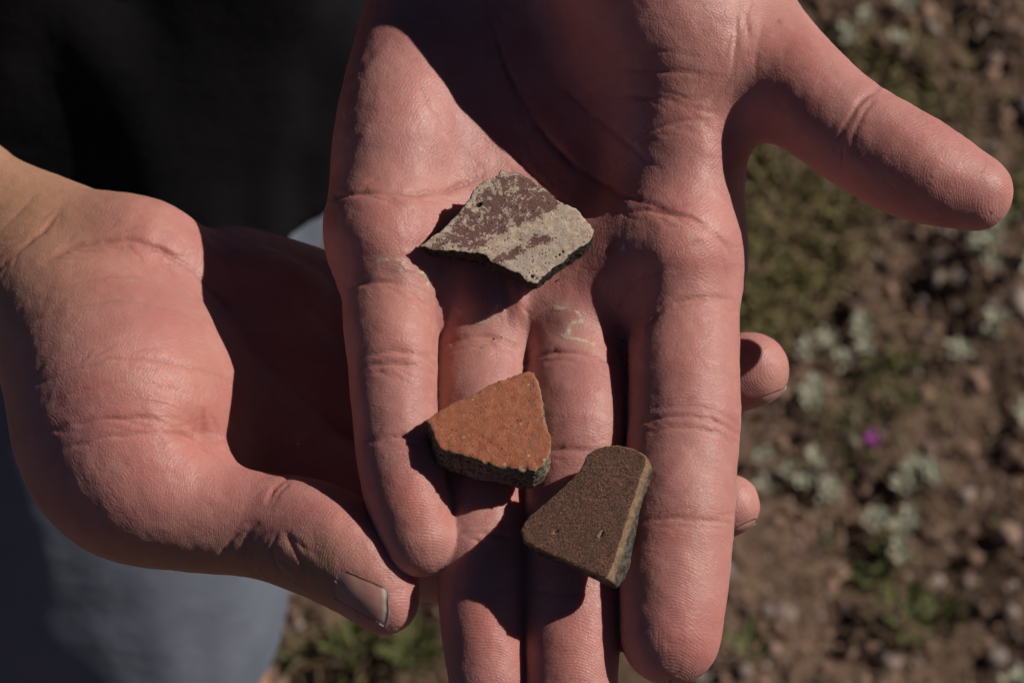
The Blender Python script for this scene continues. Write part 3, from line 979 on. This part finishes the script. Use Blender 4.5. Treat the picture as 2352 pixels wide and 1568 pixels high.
lumps_up = [
 # dx, dy, sx, sy, angle, amount, groups
 (1210, 330, 130, 260, -0.5, -2.0, None),
 (1540, 590, 110, 90, 0, 1.6, None),
 (900, 570, 100, 80, 0, 1.6, None),
 (1190, 690, 18, 60, 0, 1.2, None),
 (1100, 700, 55, 40, 0, 0.8, None), (1300, 720, 55, 45, 0, 0.8, None), (940, 620, 45, 35, 0, 0.9, None),
 (1440, 720, 40, 90, 0.3, -1.5, None),
 (1560, 840, 95, 75, 0, 0.8, ['index']), (1555, 1090, 95, 70, 0, 0.8, ['index']), (1540, 1370, 95, 110, 0, 0.9, ['index']),
 (905, 745, 80, 60, 0, 0.9, ['pinky']), (915, 930, 70, 60, 0, 0.6, ['pinky']), (945, 1140, 70, 80, 0, 0.6, ['pinky']),
 (1110, 900, 70, 70, 0, 0.7, ['ring']), (1110, 1390, 75, 110, 0, 0.8, ['ring']),
 (1315, 920, 80, 80, 0, 0.7, ['middle']), (1310, 1470, 85, 100, 0, 0.8, ['middle']),
 (2130, 400, 110, 80, 0.5, 1.0, ['thumb']), (1830, 215, 90, 70, 0.6, 0.6, None),
 (1650, 150, 60, 130, 0.15, 0.7, None), (1590, 360, 80, 90, 0, 1.4, None),
]
flakes_up = [
 ([(870, 610), (900, 605), (925, 615), (940, 640), (912, 632)], 3.0),
 ([(945, 628), (975, 632), (985, 655)], 3.5),
 ([(1055, 712), (1090, 735), (1125, 722), (1138, 700)], 3.0),
 ([(1270, 712), (1310, 708), (1330, 735), (1300, 765)], 3.5),
 ([(1290, 770), (1330, 775), (1362, 785)], 3.0),
]
reds_up = [(960, 1150, 70, 1.0, ['pinky']), (1120, 1430, 90, .9, ['ring']), (1310, 1480, 100, .7, ['middle']), (1550, 1440, 110, .55, ['index']),
           (1560, 580, 120, .45, None), (880, 560, 120, .4, None), (1640, 230, 130, .5, None), (1330, 640, 130, .4, None),
           (1780, 150, 110, .55, None), (2100, 380, 130, .4, None), (1560, 830, 90, .4, ['index']), (920, 750, 80, .5, ['pinky']), (1555, 1250, 80, .4, ['index'])]

VOX = 1.05
def split_build(palm, fingers, thumb, lo, hi, **kw):
    return build_hand(palm, fingers, thumb, lo, hi, VOX, **kw)

VU, QU, AU, FU = split_build(palm_up, fingers_up, thumb_up, np.array([-52.0, -95.0, -115.0]), np.array([122.0, 205.0, 46.0]),
                             kp=9.0, kf=5.5, kt=12.0, creases=creases_up, lumps=lumps_up, flakes=flakes_up, reds=reds_up, seed=100)

# ------------------------------------------------------------------ the lower hand (supporting, thumb alongside)
fingers_lo = {
 'index':  DC([(560, 960, -44, 140), (760, 1130, -46, 122), (980, 1262, -48, 106), (1200, 1250, -49, 102), (1430, 1200, -45, 98), (1664, 1152, -38, 70)]),
 'middle': DC([(600, 800, -46, 140), (860, 950, -52, 118), (1100, 960, -53, 110), (1400, 915, -49, 104), (1600, 870, -42, 98), (1714, 848, -37, 85)]),
 'ring':   DC([(600, 700, -48, 130), (860, 780, -54, 115), (1150, 780, -54, 108), (1400, 745, -50, 102), (1570, 715, -46, 90)]),
 'pinky':  DC([(560, 640, -48, 112), (820, 690, -53, 100), (1100, 650, -54, 92), (1330, 600, -52, 80)]),
}
thumb_lo = DC([(300, 1020, -26, 205), (345, 1110, -22, 172), (470, 1172, -20, 132), (605, 1196, -18, 119), (725, 1224, -15, 129), (835, 1286, -12, 119), (888, 1364, -11, 80)])
elbL = from_world(np.array([-0.47, 0.62, 1.06]))
fore_lo = [
 Chain([[*D(110, 590, -42), 14], [*D(-120, 440, -44), 17], [*D(-420, 250, -52), 20], [*(elbL + [0, 6, 0]), 36]]),
 Chain([[*D(90, 650, -46), 14], [*D(-120, 560, -48), 17], [*D(-420, 380, -56), 20], [*(elbL - [0, 6, 0]), 36]]),
]
palm_lo = [
 DC([(110, 650, -36, 150), (225, 790, -30, 205), (285, 905, -27, 240), (310, 1020, -26, 210)]),
 DC([(250, 800, -36, 190), (370, 890, -34, 218), (395, 990, -33, 192)]),
 DC([(110, 575, -40, 140), (240, 570, -34, 126), (350, 588, -32, 126), (450, 650, -38, 122), (640, 700, -46, 112)]),
 DC([(120, 600, -46, 150), (350, 720, -52, 150), (600, 790, -50, 140)]),
 DC([(150, 640, -46, 150), (380, 860, -52, 150), (580, 950, -48, 140)]),
] + fore_lo
creases_lo = [
 ([(175, 470), (130, 520), (60, 580), (0, 640)], 7, 0.6, None),
 ([(250, 560), (320, 562), (400, 590), (480, 650), (540, 720)], 8, 0.7, None),
 ([(110, 610), (200, 570), (280, 560)], 8, 0.6, None),
 ([(60, 900), (200, 850), (330, 828), (450, 845), (560, 880)], 6, 0.4, None),
 ([(90, 940), (220, 895), (340, 880), (460, 905)], 5, 0.25, None),
 ([(120, 990), (230, 965), (350, 960), (420, 975)], 6, 0.5, None),
 ([(60, 760), (180, 715), (300, 700), (420, 720), (520, 780)], 5, 0.25, None),
 ([(70, 700), (180, 660), (290, 640), (380, 650)], 4, 0.2, None),
 ([(130, 1040), (250, 1000), (380, 990), (470, 1010)], 5, 0.35, None),
 ([(400, 985), (450, 990), (500, 1010)], 8, 0.7, None),
 ([(480, 930), (490, 975), (530, 1015)], 8, 0.7, None),
 ([(690, 1080), (650, 1105), (625, 1150)], 6, 0.6, ['thumb']),
 ([(610, 1190), (575, 1230), (580, 1290)], 6, 0.45, ['thumb']),
 ([(640, 1205), (600, 1240), (590, 1290), (620, 1320)], 6, 0.45, ['thumb']),
 ([(650, 1210), (640, 1260), (660, 1310)], 6, 0.45, ['thumb']),
 ([(665, 1205), (690, 1250), (710, 1290), (690, 1325)], 6, 0.45, ['thumb']),
 ([(560, 1215), (530, 1250), (520, 1290)], 6, 0.3, ['thumb']),
 ([(0, 560), (60, 500), (110, 450)], 6, 0.3, None),
]
lumps_lo = [
 (340, 545, 120, 60, 0.4, 1.0, None),
 (300, 830, 170, 170, 0, 1.5, None),
 (480, 990, 55, 40, 0.5, -2.2, None),
 (760, 1180, 90, 60, 0.5, 1.0, ['thumb']),
 (840, 1375, 60, 40, 0.9, -0.8, ['thumb']),
 (660, 1270, 60, 50, 0.5, 0.6, ['thumb']),
]
reds_lo = [(360, 560, 120, .55, None), (430, 940, 190, .85, None), (560, 1000, 90, .8, None), (820, 1200, 100, .55, ['thumb']), (780, 1320, 60, .6, ['thumb'])]
_pu = proj(VU)
AU['crease'] = np.maximum(AU['crease'], np.exp(-(np.linalg.norm(_pu - np.array([1778, 65]), axis=1) / 5.0) ** 2) * (vnormals(VU, QU)[:, 2] > 0))
VL, QL, AL, FL = split_build(palm_lo, fingers_lo, thumb_lo, np.array([-265.0, -80.0, -140.0]), np.array([64.0, 190.0, 32.0]),
                             kp=9.0, kf=8.0, kt=10.0, creases=creases_lo, lumps=lumps_lo, flakes=[], reds=reds_lo, seed=300)
AL['tan'] = np.clip(sstep(-70, -110, VL[:, 0]) * 0.9 * sstep(-10, 30, VL[:, 1]), 0, 1)
pl2 = proj(VL)
AL['tan'] = np.maximum(AL['tan'], 0.8 * sstep(1180, 1300, pl2[:, 1] + 0.12 * (pl2[:, 0] - 500) * 0) * (pl2[:, 0] < 780))
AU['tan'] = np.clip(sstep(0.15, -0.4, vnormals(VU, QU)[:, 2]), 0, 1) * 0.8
AU['tan'] = np.maximum(AU['tan'], sstep(115, 190, VU[:, 1]))

# ------------------------------------------------------------------ the rest of the body and the clothes, in metres
def wchain(rows, n=4):
    return Chain([[x * 1000, y * 1000, z * 1000, r * 1000] for x, y, z, r in rows], n)
BX = -0.285
legs = [wchain([(BX + 0.10, 0.71, 0.90, 0.088), (BX + 0.10, 0.665, 0.70, 0.078), (BX + 0.10, 0.645, 0.47, 0.056), (BX + 0.10, 0.68, 0.30, 0.056), (BX + 0.10, 0.70, 0.10, 0.036), (BX + 0.10, 0.70, 0.05, 0.036)]),
        wchain([(BX - 0.10, 0.71, 0.90, 0.088), (BX - 0.10, 0.69, 0.70, 0.078), (BX - 0.10, 0.68, 0.47, 0.056), (BX - 0.10, 0.71, 0.30, 0.056), (BX - 0.10, 0.73, 0.10, 0.036), (BX - 0.10, 0.73, 0.05, 0.036)])]
feet = [wchain([(BX + 0.10, 0.72, 0.045, 0.036), (BX + 0.12, 0.62, 0.04, 0.036), (BX + 0.13, 0.54, 0.032, 0.03)]),
        wchain([(BX - 0.10, 0.75, 0.045, 0.036), (BX - 0.12, 0.65, 0.04, 0.036), (BX - 0.13, 0.57, 0.032, 0.03)])]
torso = [wchain([(BX - 0.07, 0.73, 0.85, 0.10), (BX - 0.06, 0.74, 1.10, 0.095), (BX - 0.08, 0.75, 1.32, 0.10)]),
         wchain([(BX + 0.07, 0.73, 0.85, 0.10), (BX + 0.06, 0.74, 1.10, 0.095), (BX + 0.08, 0.75, 1.32, 0.10)]),
         wchain([(BX - 0.15, 0.76, 1.37, 0.055), (BX, 0.76, 1.42, 0.06), (BX + 0.15, 0.76, 1.37, 0.055)])]
neck = wchain([(BX, 0.76, 1.40, 0.055), (BX, 0.75, 1.50, 0.05)])
arms = [wchain([(BX + 0.17, 0.76, 1.37, 0.05), (BX + 0.27, 0.74, 1.24, 0.045), (0.0, 0.70, 1.14, 0.038)]),
        wchain([(BX - 0.17, 0.76, 1.37, 0.05), (BX - 0.21, 0.72, 1.22, 0.045), (-0.47, 0.62, 1.06, 0.038)])]
forearms = []
for ch in fore_up + fore_lo:
    w = to_world(ch.c[2:, :3]) * 1000
    forearms.append(Chain(np.hstack([w, ch.c[2:, 3:4] - 0.4]), 1))
def sdf_body(P):
    d = None
    for c in torso: d = c(P, 120) if d is None else smin(d, c(P, 120), 60)
    for c in legs + arms + [neck]: d = smin(d, c(P, 120), 35)
    for c in feet: d = smin(d, c(P, 120), 20)
    for c in forearms: d = smin(d, c(P, 120), 10)
    return d
bl, bh = np.array([-600.0, 340.0, -5.0]), np.array([140.0, 880.0, 1570.0])
Gb = grid_pts(bl, bh, 8.0)
VB, QB = surface_nets(sdf_body(Gb), bl, 8.0)
VB = laplace(VB, QB, 3)
nb_ = len(VB)
nN = len(VU) + len(VL)
WV = np.vstack([to_world(VU), to_world(VL), VB * 0.001])
WQ = np.vstack([QU, QL + len(VU), QB + nN])
attrs = {k: np.concatenate([AU[k], AL[k], np.zeros(nb_)]) for k in ('red', 'crease', 'flake', 'ridge', 'ridgeamp')}
attrs['tan'] = np.concatenate([AU['tan'], AL['tan'], np.ones(nb_)])
attrs['flow'] = np.vstack([AU['flow'], AL['flow'], VB * 0.1])
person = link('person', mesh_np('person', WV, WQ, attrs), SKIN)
tag(person, 'person in dark shirt and grey shorts holding three pottery sherds on an open palm', 'person')

def cloth(name, field, lo, hi, vox, mat, folds=0.0, seed=0, it=2):
    G = grid_pts(np.array(lo), np.array(hi), vox)
    V, Q = surface_nets(field(G), np.array(lo, float), vox)
    V = laplace(V, Q, it)
    if folds:
        N = vnormals(V, Q)
        P = V * np.array([1.0, 1.0, 0.35])
        V = V + N * (folds * fbm(P, 0.016, seed, 3) + 0.5 * vnoise(V, 0.05, seed + 4))[:, None]
    return link(name, mesh_np(name, V * 0.001, Q), mat, person)

sh_leg = [wchain([(BX + 0.115, 0.715, 0.88, 0.105), (BX + 0.115, 0.675, 0.72, 0.100), (BX + 0.094, 0.635, 0.58, 0.092), (BX + 0.092, 0.620, 0.40, 0.090)]),
          wchain([(BX - 0.085, 0.715, 0.88, 0.105), (BX - 0.10, 0.69, 0.72, 0.098), (BX - 0.105, 0.675, 0.58, 0.096), (BX - 0.105, 0.665, 0.40, 0.092)])]
def f_shorts(P):
    d = smin(sh_leg[0](P, 120), sh_leg[1](P, 120), 25)
    hem = 480 + 0.3 * (-185 - P[..., 0]) - P[..., 2]
    top = P[..., 2] - 900
    return np.maximum(np.maximum(np.maximum(d, -(d + 10)), hem), top)
cloth('shorts', f_shorts, (-520, 480, 470), (-60, 860, 910), 4.0, SHORTS, 5.0, 31)
def up_body(P):
    d = None
    for c in torso: d = c(P, 120) if d is None else smin(d, c(P, 120), 60)
    for c in arms: d = smin(d, c(P, 120), 35)
    return d
def f_shirt(P):
    d = up_body(P) - 14 - 14 * sstep(1000, 760, P[..., 2])
    hem = 735 - P[..., 2]
    hip = wchain([(BX - 0.085, 0.72, 0.90, 0.125), (BX - 0.085, 0.705, 0.66, 0.125)])(P, 120)
    hip2 = wchain([(BX + 0.125, 0.72, 0.90, 0.122), (BX + 0.125, 0.700, 0.66, 0.126)])(P, 120)
    d = smin(d, smin(hip, hip2, 60), 50)
    cut = P[..., 2] - 1440
    return np.maximum(np.maximum(np.maximum(d, -(d + 13)), hem), cut)
cloth('shirt', f_shirt, (-620, 470, 720), (160, 900, 1450), 6.0, SHIRT, 12.0, 41)
def f_shade_layer(P):  # black layer added over the shirt to draw the shadow at its left
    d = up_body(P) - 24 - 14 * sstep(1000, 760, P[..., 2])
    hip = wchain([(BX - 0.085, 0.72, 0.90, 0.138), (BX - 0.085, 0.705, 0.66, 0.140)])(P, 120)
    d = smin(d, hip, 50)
    front = (P[..., 0] + 116 - 1.15 * (P[..., 2] - 828)) * 0.65  # front cut along the diagonal border of that shadow
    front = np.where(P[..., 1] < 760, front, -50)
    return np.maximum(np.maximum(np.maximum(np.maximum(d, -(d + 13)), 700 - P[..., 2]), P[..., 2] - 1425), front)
cloth('shade_layer', f_shade_layer, (-640, 450, 690), (170, 910, 1440), 6.0, SHADE_LAYER, 5.0, 51)
for c in feet:
    def f_shoe(P, c=c): return smax(c(P, 60) - 9, 12 - P[..., 2], 6)
    def f_sole(P, c=c):
        Pq = P.copy(); Pq[..., 2] = 40
        return np.maximum(np.maximum(c(Pq, 60) - 14, P[..., 2] - 18), -5 - P[..., 2])
    a, b = c.lo - 25, c.hi + 25
    so = cloth('shoe', f_shoe, (a[0], a[1], 0), (b[0], b[1], 110), 5.0, SHOE)
    cl = cloth('sole', f_sole, (a[0], a[1], -12), (b[0], b[1], 30), 5.0, SOLE)
    cl.parent = so
#@@NAILS
def surface_hit(dx, dy, f, z0=40.0, z1=-70.0):
    """where the line of sight through a measured place meets a hand (or comes closest to it)"""
    zs = np.linspace(z0, z1, 440)
    P = np.stack([(dx - 1176) * KD * (1 - zs / 500), (784 - dy) * KD * (1 - zs / 500), zs], -1)
    d = f(P)
    if (d < 0).any():
        return P[np.argmax(d < 0)]
    p = P[np.argmin(d)]
    for _ in range(6):
        e = 0.2 * np.eye(3)
        q = np.vstack([p[None], p + e])
        v = f(q)
        g = (v[1:] - v[0]) / 0.2
        p = p - v[0] * g / max(g @ g, 1e-6)
    return p

def nail(name, quad, f, nu=16, nv=14, lift=0.28, z0=40):
    quad = np.array(quad, float)          # base-top, tip-top, tip-bottom, base-bottom
    P = np.zeros((nu, nv, 3)); ed = np.zeros((nu, nv))
    for i in range(nu):
        for j in range(nv):
            u, v = i / (nu - 1), j / (nv - 1)
            bulge = 0.05 * math.sin(v * math.pi)
            uu = u * (1 - 0.02) + (bulge * (u - 0.35) * 1.2)
            a = quad[0] * (1 - uu) + quad[1] * uu
            b = quad[3] * (1 - uu) + quad[2] * uu
            c = a * (1 - v) + b * v
            h = surface_hit(c[0], c[1], f, z0)
            P[i, j] = h
            ed[i, j] = sstep(0.90, 0.95, u)
    for _ in range(3):                     # even out
        P[1:-1, 1:-1] = 0.5 * P[1:-1, 1:-1] + 0.125 * (P[2:, 1:-1] + P[:-2, 1:-1] + P[1:-1, 2:] + P[1:-1, :-2])
    du = np.gradient(P, axis=0); dv = np.gradient(P, axis=1)
    N = np.cross(dv, du); N /= np.maximum(np.linalg.norm(N, axis=-1, keepdims=True), 1e-9)
    if N[..., 2].mean() < 0: N = -N
    uu = np.linspace(0, 1, nu)[:, None, None]; vv = np.linspace(0, 1, nv)[None, :, None]
    T = P + N * (lift * (0.25 + 0.75 * np.sqrt(np.clip(np.sin(vv * math.pi), 0, 1))) * (0.2 + 0.8 * sstep(0, 0.25, uu)))
    B = P - N * 0.5
    VV = np.vstack([T.reshape(-1, 3), B.reshape(-1, 3)])
    I = np.arange(nu * nv).reshape(nu, nv)
    q = np.stack([I[:-1, :-1], I[1:, :-1], I[1:, 1:], I[:-1, 1:]], -1).reshape(-1, 4)
    m = nu * nv
    rim = []
    loop = [I[i, 0] for i in range(nu)] + [I[-1, j] for j in range(1, nv)] + [I[i, -1] for i in range(nu - 2, -1, -1)] + [I[0, j] for j in range(nv - 2, 0, -1)]
    for a, b in zip(loop, loop[1:] + loop[:1]): rim.append((a, b, b + m, a + m))
    QQ = np.vstack([q, q[:, ::-1] + m, np.array(rim)])
    e = np.concatenate([ed.ravel(), ed.ravel()])
    return link(name, mesh_np(name, to_world(VV), QQ, {'edge': e}), NAIL, person)

nail('thumbnail', [(782, 1290), (897, 1340), (896, 1430), (776, 1362)], FL)
nail('fingernail', [(1722, 912), (1797, 884), (1792, 908), (1722, 930)], FL, 10, 8, 0.35, 0)
nail('fingernail', [(1668, 1206), (1725, 1180), (1722, 1198), (1668, 1218)], FL, 10, 8, 0.35, 0)
#@@SHERDS
# ------------------------------------------------------------------ the three sherds
def poly_sdf(p, poly):
    poly = np.asarray(poly)
    d = np.full(p.shape[:-1], 1e9); sgn = np.zeros(p.shape[:-1], bool)
    n = len(poly)
    for i in range(n):
        a, b = poly[i], poly[(i + 1) % n]
        e = b - a
        w = p - a
        t = np.clip((w @ e) / (e @ e), 0, 1)
        q = w - t[..., None] * e
        d = np.minimum(d, np.einsum('...i,...i->...', q, q))
        c = ((a[1] <= p[..., 1]) != (b[1] <= p[..., 1]))
        with np.errstate(divide='ignore', invalid='ignore'):
            x = a[0] + (p[..., 1] - a[1]) / (e[1] if e[1] != 0 else 1e-12) * e[0]
        sgn ^= c & (p[..., 0] < x)
    return np.where(sgn, -1, 1) * np.sqrt(d)

def sherd(name, outline, h0, sx, sy, T, mat, label, seed, rough, pits, paints=(), taper=0.12, bevel=None, vox=0.34, bend=0.0):
    outline = np.array(outline, float)
    c2 = outline.mean(0)
    C = D(c2[0], c2[1], h0)
    nrm = np.array([-sx, TILT - sy, 1.0]); nrm /= np.linalg.norm(nrm)
    ex = np.array([1.0, 0, 0]); ex = ex - nrm * (ex @ nrm); ex /= np.linalg.norm(ex)
    ey = np.cross(nrm, ex)
    eye = np.array([0, 0, 500.0])
    def loc(d2):
        d2 = np.asarray(d2, float)
        r = np.stack([(d2[..., 0] - 1176) * KD, (784 - d2[..., 1]) * KD, np.zeros(d2.shape[:-1])], -1) - eye
        t = ((C - eye) @ nrm) / (r @ nrm)
        q = eye + t[..., None] * r - C
        return np.stack([q @ ex, q @ ey], -1)
    L = loc(outline)
    lo = np.array([*(L.min(0) - 2.5), -T - 1.6]); hi = np.array([*(L.max(0) + 2.5), 2.0])
    G = grid_pts(lo, hi, vox)
    gn = fbm(G, 0.45, seed, 4, 0.55)
    g2 = vnoise(G, 1.5, seed + 3)
    depth = -G[..., 2]
    flat = poly_sdf(G[..., :2], L)
    side = flat + taper * np.maximum(depth, 0) + rough * (0.35 * gn + 0.9 * vnoise(G, 0.20, seed + 5) + 0.35 * g2 + 0.35 * vnoise(G, 2.6, seed + 6))
    arch = bend * (G[..., 0] ** 2 + G[..., 1] ** 2)
    top = G[..., 2] + arch + 0.28 * vnoise(G, 0.13, seed + 15) + 0.13 * fbm(G, 0.5, seed + 8, 3) + (0.17 if name == 'brown_sherd' else 0.10) * vnoise(G, 1.7, seed + 9)
    bot = -G[..., 2] - T - arch + 0.25 * fbm(G, 0.4, seed + 12, 3)
    F = smax(smax(side, top, 0.35), bot, 0.8)
    if bevel is not None:
        for (a, b, ang, off) in bevel:
            pa, pb = loc(np.array([a, b]))
            t = pb - pa; t /= np.linalg.norm(t)
            out = np.array([t[1], -t[0]])
            if out @ (pa - L.mean(0)) < 0: out = -out
            nn = np.array([*(out * math.cos(ang)), math.sin(ang)])
            pl = (G - np.array([*pa, 0])) @ nn - off + 0.35 * rough * gn
            F = smax(F, pl, 0.5)
    if pits:
        for (px, py, pr, pd) in pits:
            q = loc(np.array([px, py]))
            dd = np.sqrt((G[..., 0] - q[0]) ** 2 + (G[..., 1] - q[1]) ** 2 + ((G[..., 2] + 0.1) * pr / pd) ** 2) - pr
            F = smax(F, -dd, 0.2)
    V, Q = surface_nets(F, lo, vox)
    V = laplace(V, Q, 1, 0.4)
    N = vnormals(V, Q)
    up = N[:, 2]
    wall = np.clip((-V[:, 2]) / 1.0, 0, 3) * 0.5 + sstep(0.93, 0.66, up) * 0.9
    core = sstep(1.2, 2.2, -V[:, 2])
    W = C + V[:, :1] * ex + V[:, 1:2] * ey + V[:, 2:] * nrm
    at = {'wall': wall, 'rest': V + seed * 3.1, 'core': core}
    if paints:
        pv = np.full(len(V), -9.0)
        for i, pl in enumerate(paints):
            pv = np.maximum(pv, np.clip(-poly_sdf(V[:, :2], loc(np.array(pl, float))) * 1.6, -6, 1.3) + 0.5 * i)
        at['paint'] = pv
    o = link(name, mesh_np(name, to_world(W), Q, at), mat)
    tag(o, label, 'pottery sherd')
    return o

S1 = [(1152, 395), (1179, 400), (1214, 417), (1253, 439), (1289, 466), (1324, 490), (1350, 518), (1364, 534), (1361, 554), (1341, 571), (1306, 591), (1280, 611), (1253, 637), (1236, 655),
      (1209, 648), (1192, 632), (1157, 618), (1130, 607), (1117, 592), (1082, 586), (1042, 580), (999, 577), (968, 567), (990, 551), (1021, 529), (1038, 510), (1060, 488), (1082, 461), (1086, 444), (1108, 428), (1139, 415)]
z1 = lambda L: [(735 + x * .4394, y * .4394) for x, y in L]
P1 = [z1([(930, 930), (1060, 920), (1200, 1010), (1260, 1095), (1060, 1185), (960, 1235), (830, 1310), (590, 1320), (670, 1200), (830, 1030)]),
      z1([(900, 1365), (1020, 1290), (1170, 1240), (1195, 1262), (1060, 1330), (930, 1385)])]
sherd('painted_sherd', S1, 8.0, -0.05, -0.05, 6.2, mat_sherd('painted'), 'pale painted pottery sherd with worn purple-brown stripes on the palm', 1, 0.62,
      [(1100, 478, .4, .9), (1106, 474, .3, .7), (1143, 570, .22, .5), (1222, 636, .4, .9), (1231, 640, .35, .8), (1275, 592, .3, .7), (1283, 588, .35, .7), (1290, 582, .25, .6)], P1, bend=0.0004)
S2 = [(1212, 849), (1227, 852), (1240, 874), (1249, 905), (1253, 949), (1260, 992), (1261, 1032), (1249, 1060), (1227, 1074), (1196, 1073), (1152, 1064), (1108, 1056), (1078, 1045), (1043, 1036), (1016, 1023), (1003, 1001),
      (994, 979), (985, 962), (1016, 940), (1051, 920), (1087, 902), (1104, 891), (1130, 880), (1166, 867), (1196, 856)]
sherd('orange_sherd', S2, 9.5, -0.06, -0.20, 8.0, mat_sherd('orange'), 'orange-red pottery sherd speckled with white grit lying across two fingers', 2, 0.55, [(1120, 1062, .8, .8), (1205, 1070, .9, .8), (1165, 1066, .5, .6)], taper=-0.04)
S3 = [(1388, 1015), (1411, 1013), (1446, 1022), (1476, 1040), (1494, 1057), (1492, 1084), (1476, 1126), (1465, 1180), (1453, 1234), (1449, 1273), (1434, 1304), (1411, 1328), (1392, 1322),
      (1322, 1290), (1276, 1271), (1230, 1248), (1203, 1231), (1195, 1207), (1211, 1180), (1238, 1153), (1268, 1130), (1307, 1096), (1334, 1065), (1345, 1038), (1365, 1022)]
sherd('brown_sherd', S3, 12.0, 0.02, -0.06, 5.8, mat_sherd('brown'), 'dark brown gritty pottery sherd with two small pits beside the index finger', 3, 0.30,
      [(1272, 1212, .36, .9), (1277, 1209, .28, .8), (1378, 1216, .36, .9), (1374, 1222, .34, .8), (1381, 1210, .26, .7)], taper=0.10, bevel=[((1474, 1060), (1392, 1312), 0.62, 0.0)])

# ------------------------------------------------------------------ sand clinging to the fingers
def sand(regions, f, seed):
    rng = np.random.default_rng(seed)
    v, fc = ICO1
    VV, FF, TT = [], [], []
    k = 0
    for (cx, cy, sx, sy, n) in regions:
        for _ in range(n):
            h = surface_hit(cx + rng.normal(0, sx), cy + rng.normal(0, sy), f)
            r = 0.08 + 0.20 * rng.random() ** 2.5
            VV.append(v * r * rng.uniform(.7, 1.3, 3) + h + [0, 0, r * 0.4]); FF.append(fc + k); k += len(v)
            TT.append(np.full(len(v), rng.choice([0.02, 0.75, 0.9, 1.0])))
    return np.vstack(VV), np.vstack(FF), np.concatenate(TT)
sv_, sf_, st_ = sand([(1500, 1400, 45, 70, 70), (1560, 1480, 45, 35, 30), (1480, 1300, 25, 60, 25), (1270, 1480, 45, 50, 22), (2115, 437, 6, 5, 14), (2190, 480, 45, 25, 16), (1120, 1350, 40, 80, 10), (1320, 1370, 40, 12, 12), (1560, 1150, 50, 90, 20), (1200, 700, 110, 50, 30), (1290, 1340, 60, 20, 30), (1120, 1130, 50, 20, 20), (950, 900, 40, 120, 14), (1560, 640, 70, 120, 16), (1300, 960, 60, 60, 14)], FU, 77)
sg = link('sand_grains', mesh_np('sand_grains', to_world(sv_), sf_, {'tone': st_}), PEB)
tag(sg, 'fine pale sand clinging to the fingertips of the open hand', 'sand', kind='stuff')
